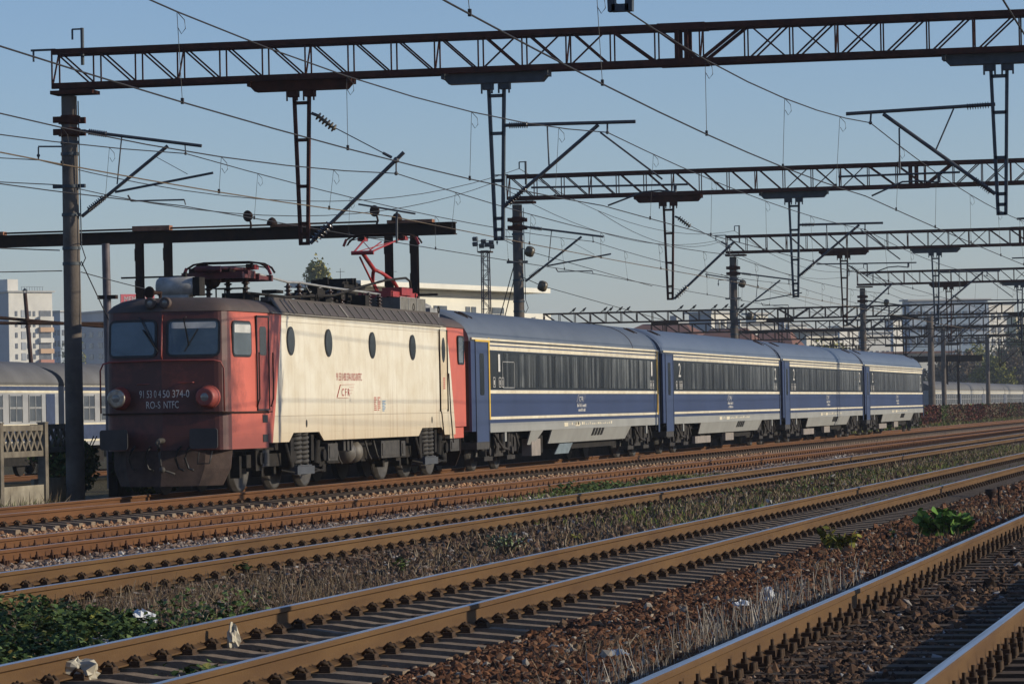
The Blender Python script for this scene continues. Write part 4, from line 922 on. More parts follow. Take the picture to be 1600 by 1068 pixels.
# ------------------------------------------------------------------ overhead wires
PYS = [-10., 29.35, PY, 109.95, 153.55, 200.2, 245., 290., 335.]
def sagpts(x, zs, z, y0, y1, dip, x2=None, n=10):
    return [Vector((x + ((x2 if x2 is not None else x)-x)*t/n, y0+(y1-y0)*t/n, z-dip*4*(t/n)*(1-t/n))) for t in range(n+1)]
def catenary(lab, xm, zm, zc, dip, mat, ys=PYS, rad=.0105, cmat=None, tz=1.453):
    t = thing('overhead_line', lab, 'overhead wire', (xm, PY, zm), 'overhead lines above the tracks')
    me_ = MB(); co = MB(); pts = []; cp = []
    for a, b in zip(ys[:-1], ys[1:]): pts += sagpts(xm, 0, zm, a, b, dip if a < 60 else .22)[:-1]
    pts.append(Vector((xm, ys[-1], zm))); sg = 1
    for i, y in enumerate(ys[:-1]): cp += sagpts(xm+(.12 if i % 2 else -.12), 0, zc, y, ys[i+1], .2 if y < 60 else .03, xm-(.12 if i % 2 else -.12))[:-1]
    cp.append(Vector((xm+.12, ys[-1], zc)))
    me_.tube(pts, rad, 5); co.tube(cp, rad, 5)
    me_.build('messenger_wire', mat, t); co.build('contact_wire', cmat or mat, t)
    for a, b in zip(ys[:-1], ys[1:]):
        for f in (.12, .3, .5, .7, .88):
            y = a+(b-a)*f
            if y < 25 or y > 210: continue
            zt_ = zm-(dip if a < 60 else .22)*4*f*(1-f); d = MB(); i = ys.index(a); xx = xm+((.12 if i % 2 else -.12)*(1-f)+(-.12 if i % 2 else .12)*f)
            zz = zc-(.2 if a < 60 else .03)*4*f*(1-f); d.tube([(xm, y, zt_), (xx, y, zz)], .004, 4); d.bb(xx-.015, xx+.015, y-.02, y+.02, zz-.02, zz+.05); d.tube([(xm, y, zt_), (xm+.09, y, zt_-.10), (xm+.10, y, zt_-.2), (xm+.05, y, zt_-.26), (xm+.005, y, zt_-.18)], .005, 4)
            d.build('dropper', mat, t)
def zat(px, py): p = q1(px, py); return p.x, p.z
x5, z5 = zat(290, 240); x4, z4 = zat(619, 271); x3, z3 = zat(949, 207); x2, z2 = zat(1360, 192)
catenary('overhead line of the train track, touched by the raised pantograph', x5, z5, zat(290, 321)[1], .45, m_wire)
catenary('overhead line above the red rusty siding with tan contact wire', x4, z4, zat(640, 337)[1], .5, m_wire, cmat=m_copper)
catenary('overhead line above the middle track, held by the second drop post', x3, z3, zat(950, 321)[1], .58, m_wire)
catenary('overhead line above the second track, held by the left-reaching cantilever', x2, z2, zat(1362, 306)[1], .55, m_wire)
catenary('overhead line above the nearest track, crossing the upper right corner', -2.75, 6.6, 5.3, .55, m_wire)
def wire(lab, runs, r=.011, m=m_wire):
    mb = MB()
    for pts in runs: mb.tube(pts, r, 5)
    return tag(mb.build('feeder_wire', m), lab, 'overhead wire', 'single feeder wires')
def sw(p, q, dip, n=14): p = Vector(p); q = Vector(q); return [p.lerp(q, t/n)+Vector((0, 0, -dip*4*(t/n)*(1-t/n))) for t in range(n+1)]
A = q1(60, 250); pa = PYS[3:6]
def endp(y): return Vector((XE+.35, y, ZT+.2))
def endq(y): return Vector((XE-.45, y, ZT-.2))
wire('long sagging feeder wire rising from the first mast to the post on the second portal', [sw((-24.2, 20, 6.6), A, .6), sw(A, endp(109.95), .9), sw(endp(109.95), endp(153.55), .8), sw(endp(153.55), endp(200.2), .8), sw(endp(200.2), endp(246), .8)], .010)
B = q1(95, 289)
wire('lower sagging feeder wire tied under the first mast bracket', [sw((-24.4, 20, 6.0), B, .5), sw(B, endq(109.95), .8), sw(endq(109.95), endq(153.55), .8), sw(endq(153.55), endq(200.2), .7)], .010)
wire('lower left cable clamped to white fittings on the first mast', [sw((-26.5, 30, 5.0), q1(93, 391), .3)], .012)
wire('thin stay wire sloping from the first mast down towards the yard', [sw(q1(127, 425), (-26.5, 99, 4.25), .2), sw((-30, 40, 4.0), q1(97, 423), .2)], .010)
wire('pair of thick dark cables strung low across the yard behind the first mast', [sw((-36, 88, 4.55), (-29.2, 96, 3.72), .1), sw((-36, 88, 4.05), (-29.2, 96, 3.98), .05)], .045, m_black)
wire('guy wire falling steeply from the first mast', [[q1(127, 408), q1(170, 500)]], .012)
wire('pair of guy wires running down from the mast behind the first coach', [[at(803, 415, 'y', 109.9), at(782, 492, 'y', 112)], [at(803, 437, 'y', 109.9), at(789, 494, 'y', 112)]], .016)
for a, b in (((930, 358), (1260, 375)),):
    wire('slack wire curving between the second and third portals', [sw(at(935, 330, 'y', 112), at(1130, 376, 'y', 153), .6)], .010)
# ------------------------------------------------------------------ wide far portals across the whole yard
def far_portal(y, xl, masts, lab, zt=8.5, zb=7.65, xr=1.0):
    t = thing('catenary_portal', lab, 'catenary portal', (masts[0], y, 0), 'wide lattice portals across the far yard')
    mb = MB(); truss(mb, xl, xr, y, zb, zt, dep=.5, n=int((xr-xl)/1.15), mid=xl+18, ch=.11, web=.05); mb.build('lattice_beam', m_black, t)
    for x in masts: mb = MB(); column(mb, x, y, zb, .22, .18); mb.build('mast', m_mast, t)
    for x in (xl+9, -37, -28, -19.5, -11):
        mb = MB(); mb.bb(x-1, x+1, y-.1, y+.1, zb-.16, zb-.01)
        for s in (-1, 1): mb.beam((x+s*.15, y, zb-.1), (x+s*.07, y, zb-3.0), .07)
        mb.bb(x-.08, x+.08, y-.05, y+.05, zb-3.0, zb-2.7); mb.beam((x, y, zb-2.9), (x+1.9, y, zb-1.2), .07); mb.beam((x, y, zb-.9), (x+2.4, y, zb-.95), .06); mb.build('drop_post', m_black, t)
    return t
far_portal(266, -54.5, (-53.8, .6), 'wide black lattice portal with birds perched along its top')
far_portal(309, -54.0, (-53.4, -29.3, .6), 'wide lattice portal just behind the one with birds, above the red roofs')
far_portal(352, -53, (-52.4, -29.2, .6), 'wide lattice portal third in depth across the far yard')
far_portal(398, -52, (-51.4, -29.0, .6), 'farthest wide lattice portal in front of the grey towers')
for px, y, lab in ((1455, 296, 'pale concrete pole behind the ivy wall, nearest the last coach'), ):
    p = at(px, 560, 'y', y); t = thing('concrete_pole', lab, 'pole', (p.x, y, 0)); mb = MB(); column(mb, p.x, y, 8.3, .30, .24); mb.build('shaft', m_mast, t)
    mb = MB()
    for z in (7.9, 7.5, 6.6): mb.bb(p.x-.4, p.x+.4, y-.1, y+.1, z, z+.12)
    mb.beam((p.x, y, 7.2), (p.x+2.6, y, 7.1), .07); mb.beam((p.x, y, 5.6), (p.x+2, y, 7.1), .07); mb.build('bracket', m_rust2, t)
# birds on the top chord
bm_ = M('dark_feathers', (.02, .02, .022), .8)
for k_, px in enumerate((897, 913, 946, 955, 970, 982, 1065, 1085, 1118, 1135, 1160)):
    p = at(px, 477, 'y', 266); x = p.x; z = 8.53; t = thing('bird', 'small dark bird perched on the black lattice beam top', 'bird', (x, 265.8, z), 'birds perched on the far lattice beam')
    mb = MB(); mb.lathe((x-.12, 265.8, z+.06), (1, 0, .9), [(0, .01), (.06, .06), (.15, .09), (.24, .07), (.28, .045), (.33, .05), (.38, .035), (.41, .008)], 8); mb.cone((x-.12, 265.8, z+.08), (x-.32, 265.8, z-.03), .045, .02, 6); mb.cone((x, 265.8, z-.06), (x, 265.8, z+.1), .012)
    mb.build('body', bm_, t)
# ------------------------------------------------------------------ old rusty loading gantry
def gantry(y, xa, xb, posts, z0, z1, lab, lamps=True):
    t = thing('rusty_gantry', lab, 'gantry', (posts[0], y, 0))
    mb = MB(); mb.bb(xa, xb, y-.02, y+.02, z0+.03, z1-.03); mb.bb(xa, xb, y-.16, y+.16, z1-.03, z1); mb.bb(xa, xb, y-.16, y+.16, z0, z0+.03); mb.build('i_beam', m_black, t)
    for x in posts:
        mb = MB(); mb.bb(x-.10, x+.10, y-.14, y-.12, -.4, z0-.0); mb.bb(x-.10, x+.10, y+.06, y+.08, -.4, z0-.0); mb.bb(x-.012, x+.012, y-.12, y+.06, -.4, z0)
        for z in (z0-.5, z0-1.4): mb.bb(x-.115, x+.115, y-.15, y-.141, z, z+.35)
        mb.build('post', m_black, t)
    mb = MB(); mb.tube([(xa, y-.1, z1+.04), (xb-2.2, y-.1, z1+.07)], .03); mb.build('cable_pipe', m_black, t)
    mb = MB()
    for x, w_, h_ in ((posts[0]-.05, 1.0, .14), (posts[0]-5.2, 1.2, .1), (posts[-2]+.1, 1.2, .09), (posts[0]+4.0, 1.0, .05)): mb.bb(x-.1, x+w_, y-.22, y+.1, z1+.003, z1+h_)
    mb.build('rusty_plate', M('flaking_rust_plate', (.33, .16, .10), .9, 0, (.15, .07, .045), 4), t)
    return t
G0 = at(0, 387, 'y', 100).z; G1 = at(0, 368, 'y', 100).z
gx = [at(p_, 390, 'y', 100).x for p_ in (218.5, 263, 608, 648)]
gt = gantry(100, -44, at(712, 350, 'y', 100).x, gx, G0, G1, 'old black rusty gantry beam on paired posts behind the locomotive')
for px, py, up in ((390, 337, 1), (425, 345, 0), (588, 329, 1), (620, 338, 0)):
    p = at(px, py, 'y', 99.8); fl = MB()
    if up: fl.lathe(p+Vector((0, .06, 0)), (-.35, -1, -.1), [(0, .04), (.05, .13), (.12, .165), (.14, .15)], 16); fl.tube([p+Vector((0, .05, -.15)), p+Vector((.03, .05, -.28)), p+Vector((-.02, .05, -.4))], .03)
    else: fl.lathe(p+Vector((0, 0, -.12)), (0, 0, 1), [(0, .16), (.08, .15), (.18, .09), (.22, .02)], 14)
    fl.build('floodlight', m_black, gt)
mb = MB(); q = at(200, 434, 'y', 99.6); mb.beam(q+Vector((-.2, 0, 0)), q+Vector((1.9, 0, 0)), .05); mb.beam(q+Vector((.9, 0, -.33)), q+Vector((1.3, 0, -.33)), .05); q = at(640, 461, 'y', 99.6); mb.beam(q+Vector((-.8, 0, 0)), q+Vector((.8, 0, 0)), .06); mb.build('cross_arm', m_black, gt)
gantry(330, -60, -27.8, (-58.5, -57.8, -50.5, -49.8, -42.5, -41.8, -31, -30), 5.0, 5.55, 'far dark gantry beam crossing the yard behind the last coach')
# steel post and lattice floodlight mast
p = at(168, 450, 'y', 92); t = thing('steel_post', 'round grey steel post behind the locomotive cab', 'pole', (p.x, 92, 0)); mb = MB(); mb.cone((p.x+.02, 92, -.4), (p.x-.03, 92, 6.0), .115, .105, 14); mb.build('shaft', M('grey_pink_steel', (.13, .105, .11), .6, .2, (.07, .055, .055), 3), t)
mb = MB(); mb.bb(p.x-.25, p.x+.25, 91.9, 92.1, 4.55, 4.65); mb.build('bracket', m_black, t)
p = at(42, 500, 'y', 150); t = thing('chimney_pipe', 'leaning rusty chimney pipe with conical cap in front of the white apartments', 'chimney', (p.x, 150, 0))
a_, b_2 = at(39, 458, 'y', 150), at(48, 560, 'y', 150); dv = (b_2-a_); b0 = a_+dv*(( -.3-a_.z)/dv.z); mb = MB(); mb.cone(b0, a_, .115, .085, 12); mb.cone(a_+(b_2-a_)*.5, a_+(b_2-a_)*.52, .13, .13, 12); mb.build('pipe', M('rust_brown_pipe', (.08, .045, .04), .8, 0, (.04, .025, .022), 4), t)
mb = MB(); 
for x in (-.07, .07): mb.cone(a_+Vector((x, 0, 0)), a_+Vector((x, 0, .12)), .012)
mb.cone(a_+Vector((0, 0, .1)), a_+Vector((0, 0, .22)), .14, .01, 12); mb.build('cap', m_galv, t)
y = 190.; a_ = at(758, 380, 'y', y); xm = a_.x; zt = a_.z
t = thing('floodlight_mast', 'slim steel lattice mast with a cluster of floodlights on top', 'light mast', (xm, y, 0)); mb = MB(); hw = .21
for sx in (-1, 1):
    for sy in (-1, 1): mb.beam((xm+sx*hw*1.25, y+sy*hw, -.4), (xm+sx*hw*.8, y+sy*hw, zt-.4), .055)
n = 20
for i in range(n):
    z = zt-.4-(zt)*i/n
    for sy in (-1, 1): mb.beam((xm-hw, y+sy*hw, z), (xm+hw, y+sy*hw, z), .03); mb.beam((xm-hw*(1 if i % 2 else -1), y+sy*hw, z), (xm+hw*(1 if i % 2 else -1), y+sy*hw, z-zt/n), .03)
mb.build('lattice', M('purple_grey_steel', (.075, .06, .07), .7, .2), t)
mb = MB(); mb.bb(xm-.35, xm+.35, y-.35, y+.35, zt-.5, zt-.42)
for sx in (-1, 1): mb.beam((xm+sx*.35, y-.35, zt-.45), (xm+sx*.35, y-.35, zt+.1), .03)
mb.beam((xm-.35, y-.35, zt+.1), (xm+.35, y-.35, zt+.1), .03); mb.build('platform_rail', m_black, t)
for dx, dz in ((-.45, .22), (-.45, -.05), (.0, .08), (.2, -.1), (.42, .02), (.45, -.2), (-.1, -.15)):
    mb = MB(); mb.box((xm+dx, y-.4, zt+dz), (.26, .16, .2), .4*dx, .4); mb.build('floodlight', M('lamp_housing', (.10, .11, .12), .5, .3), t)
# ------------------------------------------------------------------ far buildings
def isect(px, c, d):        # ground distance along direction d from corner c where the sight line of pixel column px crosses
    r = ray(px, 560); det = d[0]*(-r.y) - d[1]*(-r.x)
    return ((0-c.x)*(-r.y) - (0-c.y)*(-r.x))/det
def plaster(name, c, c2=None): return M(name, c, .85, 0, c2 or tuple(x*.82 for x in c), .25)
m_cr = plaster('cream_plaster', (.66, .63, .56)); m_wh = plaster('white_plaster', (.72, .69, .60)); m_gshade = plaster('grey_shade_plaster', (.34, .36, .38)); m_bshade = plaster('blue_shade_plaster', (.36, .41, .46))  # grey and pale blue tones paint the shade of sunless walls
m_or = plaster('orange_balcony', (.55, .36, .22)); m_rb = plaster('red_balcony', (.45, .21, .15)); m_win = M('far_window_glass', (.05, .06, .075), .25, 0, (.12, .13, .14), .6)
m_slab = plaster('roof_slab', (.45, .44, .41)); m_tile = M('red_brown_roof_tiles', (.20, .10, .075), .9, 0, (.13, .07, .055), .5, stretch=(1, 1, 3)); m_gla = M('blue_glass_facade', (.24, .30, .36), .3, 0, (.38, .42, .46), .12, (.45, .55))
def block(name, label, cat, pxl, pxc, pxr, y, ytop, ang, mat, wins=(), extra=None, roof=m_slab, group=None, par=.6, mat_shade=None):
    a = math.radians(ang); c = at(pxc, 620, 'y', y); c.z = 0; zt = at(pxc, ytop, 'y', y).z
    d1 = Vector((math.sin(a), math.cos(a), 0)); d2 = Vector((-math.cos(a), math.sin(a), 0)); n1 = Vector((math.cos(a), -math.sin(a), 0)); n2 = Vector((-math.sin(a), -math.cos(a), 0))
    l1 = max(3, isect(pxr, c, d1)); l2 = max(3, isect(pxl, c, d2))
    t = thing(name, label, cat, c, group); mb = MB(); P = [c, c+d1*l1, c+d1*l1+d2*l2, c+d2*l2]
    mb.prism([p+Vector((0, 0, -1)) for p in P], (0, 0, zt+1)); mb.build('wall', mat, t)
    if mat_shade: mb = MB(); mb.prism([c+n2*.03-Vector((0, 0, .5)), c+d2*l2+n2*.03-Vector((0, 0, .5)), c+d2*l2+n2*.03+Vector((0, 0, zt-.2)), c+n2*.03+Vector((0, 0, zt-.2))], n2*.05); mb.build('shade_side_wall', mat_shade, t)  # face turned from the sun gets its shade as wall colour
    mb = MB(); e = par; Q = [c-d1*e-d2*e, c+d1*(l1+e)-d2*e, c+d1*(l1+e)+d2*(l2+e), c-d1*e+d2*(l2+e)]; mb.prism([p+Vector((0, 0, zt+.003)) for p in Q], (0, 0, .35)); mb.build('roof', roof, t)
    for f, u0, u1, z0, z1, nm, m_ in wins:
        d, n, l = (d1, n1, l1) if f == 1 else (d2, n2, l2); o = .09 if f == 2 and mat_shade else .02
        mb = MB(); p0 = c+d*(u0*l)+n*o; p1 = c+d*(u1*l)+n*o
        th = .12 if nm != 'balcony' else 1.0
        mb.prism([p0+Vector((0, 0, z0)), p1+Vector((0, 0, z0)), p1+Vector((0, 0, z1)), p0+Vector((0, 0, z1))], n*th); w_ = mb.build(nm, m_, t)
    if extra: extra(t, c, d1, d2, n1, n2, l1, l2, zt)
    return t
W = []
for i in range(8):
    z = 8.2+i*2.62
    for u0, u1 in ((.14, .19), (.55, .6), (.41, .5)): W.append((1, u0, u1, z, z+1.25, 'window', m_win))
    W.append((1, .69, .96, z-.1, z+1.35, 'window', m_win)); W.append((1, .28, .38, z-.3, z+1.5, 'window', m_gshade))  # grey panel paints the shade of the loggia recess
    W.append((1, .67, .98, z-1.25, z-.12, 'balcony', (m_cr, m_or, m_cr, m_cr, m_rb, m_or, m_cr, m_or)[(i+1) % 8]))
def pent(t, c, d1, d2, n1, n2, l1, l2, zt):
    mb = MB(); p = c+d2*2-d1*.0; mb.prism([p+d1*1+Vector((0, 0, zt+.4)), p+d1*(l1*.32)+Vector((0, 0, zt+.4)), p+d1*(l1*.32)+d2*8+Vector((0, 0, zt+.4)), p+d1*1+d2*8+Vector((0, 0, zt+.4))], (0, 0, 2.8)); mb.build('stair_tower', m_cr, t)
    mb = MB()
    for q in range(9): o = c+d1*(l1*(.3+q*.06))+Vector((0, 0, zt+.35)); mb.beam(o, o+Vector((0, 0, 1)), .07)
    mb.beam(c+d1*(l1*.3)+Vector((0, 0, zt+1.3)), c+d1*(l1*.8)+Vector((0, 0, zt+1.3)), .08); mb.build('roof_railing', m_galv, t)
block('apartment_building', 'tall cream apartment block with orange and red balconies at the left edge', 'building', -25, 16, 83, 850, 456, 38, m_cr, W, pent, mat_shade=m_gshade)
W = [(f, u, u+w_, z, z+1.4, 'window', m_win) for f in (2,) for z in np.arange(9, 24, 2.75) for u, w_ in ((.1, .22), (.5, .3))]
W += [(1, .2, .8, z, z+1.4, 'window', m_win) for z in np.arange(9, 24, 2.75)]
block('apartment_building', 'shaded blue grey apartment block peeking between the cream block and the first mast', 'building', 82, 96, 104, 900, 487, 25, m_bshade, W)
W = [(2, u, u+.12, z, z+1.3, 'window', m_win) for z in np.arange(8, 22, 2.75) for u in (.2, .5, .75)]
block('apartment_building', 'grey shaded apartment block between the first mast and the locomotive cab', 'building', 122, 172, 178, 880, 486, 50, m_gshade, W)
# red sign on a far roof
p = at(189, 470, 'y', 700); q = at(243, 470, 'y', 700); zt = at(189, 459.5, 'y', 700).z; t = thing('roof_sign', 'red sign with white capital letters peeking above the locomotive cab roof', 'sign', (p.x, 700, 0))
e_ = Vector((.8, .6, 0)); n_ = Vector((.6, -.8, 0)); P0 = Vector((p.x, 700, 0)); Lg = isect(243, P0, e_)
mb = MB(); mb.prism([P0+Vector((0, 0, zt-2.6)), P0+e_*Lg+Vector((0, 0, zt-2.6)), P0+e_*Lg+Vector((0, 0, zt)), P0+Vector((0, 0, zt))], n_*-.4); mb.build('panel', M('sign_red', (.60, .09, .10), .6, 0, (.55, .08, .09)), t)
mb = MB(); mb.text('MEMORIAL', P0+e_*(Lg*.53)+n_*.04+Vector((0, 0, zt-1.0)), e_, (0, 0, 1), 1.1, Lg*.86, .02); mb.build('lettering', m_white, t)
mb = MB()
for x in (p.x+.5, (p.x+q.x)/2, q.x-.5): mb.cone(P0+e_*(x-p.x)-n_*.3, P0+e_*(x-p.x)-n_*.3+Vector((0, 0, zt-1)), .15)
mb.build('support', m_black, t)
# long white station building
def station(t, c, d1, d2, n1, n2, l1, l2, zt):
    mb = MB(); e = 1.5; P = [c-d1*2+n1*e, c+d1*(l1+1.6)+n1*e, c+d1*(l1+1.6)+d2*(l2+1), c-d1*2+d2*(l2+1)]; mb.prism([p+Vector((0, 0, zt+.36)) for p in P], (0, 0, .34)); mb.build('roof_overhang', m_wh, t)
    o = c+d1*(l1+.003)-n1*.4; zw = zt-1.05; k2 = isect(862, o, d1); mb = MB(); mb.prism([p+Vector((0, 0, -.5)) for p in (o, o+d1*k2, o+d1*k2+d2*9, o+d2*9)], (0, 0, zw+.5)); mb.build('side_wing', m_wh, t)
    for px in (828, 842, 856): q = o+d1*isect(px, o, d1)+n1*.02; mb = MB(); mb.prism([q+d1*-.7+Vector((0, 0, zw-1.7)), q+d1*.7+Vector((0, 0, zw-1.7)), q+d1*.7+Vector((0, 0, zw-.8)), q-d1*.7+Vector((0, 0, zw-.8))], n1*.05); mb.build('window', m_win, t)
    for px in (635, 684, 693.5, 732, 741, 775, 783):
        q = c+d1*isect(px, c, d1)+n1*.02; z = zt-.95; h = .32 if px in (732, 741, 635) else .5
        mb = MB(); mb.prism([q-d1*h+Vector((0, 0, z-.22)), q+d1*h+Vector((0, 0, z-.22)), q+d1*h+Vector((0, 0, z+.22)), q-d1*h+Vector((0, 0, z+.22))], n1*.04); w_ = mb.build('window', m_win, t)
        mb = MB(); mb.prism([q-d1*(h+.1)+Vector((0, 0, z-.28)), q+d1*(h+.1)+Vector((0, 0, z-.28)), q+d1*(h+.1)+Vector((0, 0, z-.225)), q-d1*(h+.1)+Vector((0, 0, z-.225))], n1*.08); mb.build('sill', m_slab, w_)
    mb = MB()
    for px, ht in ((675, 24), (678, 12), (594, 20), (700, 6)): q = c+d1*isect(px, c, d1)+d2*3+Vector((0, 0, zt+.6)); hh = ht/17.; mb.cone(q, q+Vector((0, 0, hh)), .025, .015, 5); mb.beam(q+Vector((-.3, 0, hh*.8)), q+Vector((.3, 0, hh*.8)), .025)
    mb.build('roof_antenna', m_black, t)
block('long_building', 'long white low building with overhanging flat roof behind the first coach', 'building', 545, 560, 818, 240, 456, 15.4, m_wh, (), station, roof=m_wh, par=.1)
# red-roofed houses
def hip_house(label, pl, pr, yr, ye, y, dep=12):
    a_, b_ = at(pl, ye, 'y', y), at(pr, ye, 'y', y); ze = a_.z; zr = at(pl, yr, 'y', y).z; t = thing('tiled_house', label, 'house', (a_.x, y, 0), 'red tiled houses beyond the train')
    mb = MB(); mb.bb(a_.x+.4, b_.x-.4, y+.4, y+dep-.4, -.3, ze); mb.build('wall', m_cr, t)
    w_ = b_.x-a_.x; h = min(dep/2, w_*.3); A = [(a_.x, y, ze), (b_.x, y, ze), (b_.x, y+dep, ze), (a_.x, y+dep, ze), (a_.x+h*.8, y+dep/2, zr), (b_.x-h*.8, y+dep/2, zr)]
    mb = MB(); mb.add(A, [(0, 1, 5, 4), (2, 3, 4, 5), (1, 2, 5), (3, 0, 4), (3, 2, 1, 0)]); r = mb.build('roof', m_tile, t)
    mb = MB(); x = a_.x+w_*.62; mb.bb(x-.4, x+.4, y+dep/2-.4, y+dep/2+.4, zr-.8, zr+.9); mb.build('chimney', m_slab, r)
    for f in (.2, .4, .6, .8): mb = MB(); x = a_.x+w_*f; mb.bb(x-.5, x+.5, y+.36, y+.42, ze-1.8, ze-.5); mb.build('window', m_win, t)
hip_house('long red tiled roof just above the first two coaches, left of the masts', 955, 1085, 505, 528, 420, 16)
hip_house('red tiled roof of the middle house above the second coach', 1070, 1180, 512, 545, 410, 14)
hip_house('red tiled house right of the mast behind the second coach', 1160, 1240, 514, 545, 440, 14)
def ww(f, us, zs, h, wd): return [(f, u, u+wd, z, z+h, 'window', m_win) for u in us for z in zs]
block('office_block', 'cream block with shade-grey side above the red roofs, left of the second coach mast', 'building', 1078, 1114, 1150, 640, 489, 30, m_cr, ww(1, (.15, .4, .65), (12, 15), 1.4, .13), mat_shade=m_gshade)
block('office_block', 'cream block with upper storey just right of the mast behind the second coach', 'building', 1146, 1160, 1228, 660, 506, 55, m_cr, ww(1, (.1, .25, .4, .55, .7, .85), (9.2, 12), 1.3, .07))
block('office_block', 'small pale block standing higher than the cream block near the second coach mast', 'building', 1178, 1184, 1200, 700, 491, 40, m_wh, ww(1, (.2, .6), (13,), 1.5, .2))
block('villa', 'cream house with broad dark roof between two masts behind the third coach', 'house', 1234, 1262, 1310, 560, 517, 42, m_cr, ww(1, (.12, .32, .55, .78), (6.5, 9.2), 1.3, .1), roof=m_tile, par=1.6)
block('apartment_building', 'pale blue glass tower block behind the far portals at right', 'building', 1412, 1424, 1545, 800, 470, 62, m_gla, ww(1, [i/12+.02 for i in range(12)], np.arange(8, 22, 2.9), 1.5, .05)+ww(2, (.1, .5), np.arange(8, 22, 2.9), 1.5, .25), mat_shade=m_bshade)
block('apartment_building', 'slim cream tower block at the right edge beside the blue tower', 'building', 1540, 1548, 1586, 830, 474, 48, m_cr, ww(1, (.1, .35, .6, .8), np.arange(8, 22, 2.9), 1.5, .12), mat_shade=m_bshade)
block('apartment_building', 'yellowish apartment block cut by the right picture edge', 'building', 1582, 1590, 1640, 780, 492, 45, plaster('yellow_plaster', (.55, .48, .32)), ww(1, (.1, .35, .6, .8), np.arange(6, 18, 2.9), 1.5, .12))
block('low_building', 'low white building with red door patches behind the last coach end', 'building', 1352, 1362, 1484, 640, 553, 66, m_wh, ww(1, [i/11+.02 for i in range(11)], (3.2, 6.0), 1.3, .035) + [(1, .52, .54, 1.5, 3, 'red_panel', m_rb), (1, .86, .89, 1.5, 3.2, 'red_panel', m_rb)], roof=m_tile, par=.8)
bpy_far = [('pale block with many small windows, left of the mast behind the last coaches', 1306, 1314, 1342, 900, 511, 40), ('low pale block behind the brownish tree near the last coaches', 1338, 1348, 1392, 950, 520, 58), ('narrow pale tower block left of the blue tower', 1392, 1398, 1412, 1000, 500, 40), ('wide pale block far behind the dark-roofed house', 1226, 1236, 1262, 980, 508, 52), ('low cream block behind the long red roof', 1040, 1048, 1080, 900, 505, 50)]
for lab, a_, b_, c_, y, yt, an in bpy_far: block('apartment_building', lab, 'building', a_, b_, c_, y, yt, an, m_cr, ww(1, (.1, .3, .5, .7, .86), np.arange(8, 16, 2.8), 1.3, .08), mat_shade=m_bshade)
# ------------------------------------------------------------------ pale coaches in the yard
m_pw = M('pale_grey_coach', (.35, .35, .345), .5, 0, (.27, .265, .26), 1.2); m_dr = M('brown_grey_roof', (.13, .125, .12), .7, 0, (.09, .085, .08), 1)
m_bb = M('dull_blue_band', (.045, .062, .12), .5)
def pale_coach(plain=False):
    t = thing('yard_coach', 'x', 'passenger coach'); Ln = 25.9
    mb = MB(); mb.bb(-1.36, 1.36, 0, Ln, .95, 3.02); mb.build('body', m_pw, t)
    sec = section(); ring = [(-x*1.05, z) for x, z in sec] + [(x*1.05, z) for x, z in reversed(sec)]; R = [[(x, y, z-(z-3.06)*s_) for x, z in ring] for y, s_ in ((-.02, .15), (.5, 0), (Ln-.5, 0), (Ln+.02, .15))]
    mb = MB(); mb.loft(R, sm=True); mb.bb(-1.37, 1.37, 0, Ln, 3.021, 3.08); mb.build('roof', m_dr, t)
    for z0, z1, m_, nm in (((2.86, 3.0, m_bb, 'blue_band'),) if not plain else ()) + ( (2.78, 2.86, m_cream, 'cream_stripe'), (3.0, 3.05, m_cream, 'cream_stripe'), (1.18, 1.68, m_bb, 'blue_band'), (1.68, 1.74, m_cream, 'cream_stripe'), (1.1, 1.17, m_cream, 'cream_stripe')):
        mb = MB(); mb.bb(-1.37, 1.37, .02, Ln-.02, z0, z1); mb.build(nm, m_, t)
    for q in range(12):
        y = 2.0+q*1.9; mb = MB(); mb.bb(1.36, 1.375, y, y+1.2, 1.84, 2.68); w_ = mb.build('window', m_win, t)
        mb = MB(); mb.bb(1.36, 1.39, y-.05, y, 1.8, 2.72); mb.bb(1.36, 1.39, y+1.2, y+1.25, 1.8, 2.72); mb.bb(1.36, 1.39, y, y+1.2, 2.25, 2.31); mb.bb(1.36, 1.39, y+.58, y+.63, 1.84, 2.68); mb.build('frame', m_grey, w_)
    for y in (.4, Ln-1.3): mb = MB(); mb.bb(1.36, 1.378, y, y+.9, .9, 2.75); d_ = mb.build('door', m_bb, t)
    mb = MB(); mb.bb(-1.3, 1.3, 6.5, 19.5, .5, .95); mb.build('skirt', m_skirt, t)
    mb = MB()
    for c in (3.6, 22.2):
        mb.bb(-1.0, 1.0, c-1.7, c+1.7, .35, .8)
        for a in (-1.25, 1.25):
            for s in (-1, 1): mb.cone((s*.7, c+a, .46), (s*.85, c+a, .46), .46, .46, 16)
    mb.build('bogie', m_dark, t); return t
pc = pale_coach(); pc['group'] = 'pale coaches parked in the yard'; yl = at(38, 600, 'x', -43).y; pc['label'] = 'pale grey yard coach left of the locomotive, behind the first mast'; pc.location = (-43, yl+.2, -.45)
dup(pc, None, (-43, yl-26.3, -.45), 'pale grey yard coach cut by the left picture edge')
yr = at(1515, 600, 'x', -32).y
pp_ = pale_coach(True); pp_['group'] = 'pale coaches parked in the yard'
for k_, lab in ((-2, 'pale yard coach half hidden behind the rear of the blue train'), (-1, 'pale yard coach right of the last blue coach, behind two poles'), (0, 'second pale yard coach right of the blue train, above the ivy wall'), (1, 'pale yard coach near the right edge behind the farthest pole'), (2, 'pale yard coach cut by the right picture edge')):
    if k_ == 2: pp_.location = (-32, yr+.2+26.4*k_, -.6); pp_['label'] = lab
    else: dup(pp_, None, (-32, yr+.2+26.4*k_, -.6), lab)
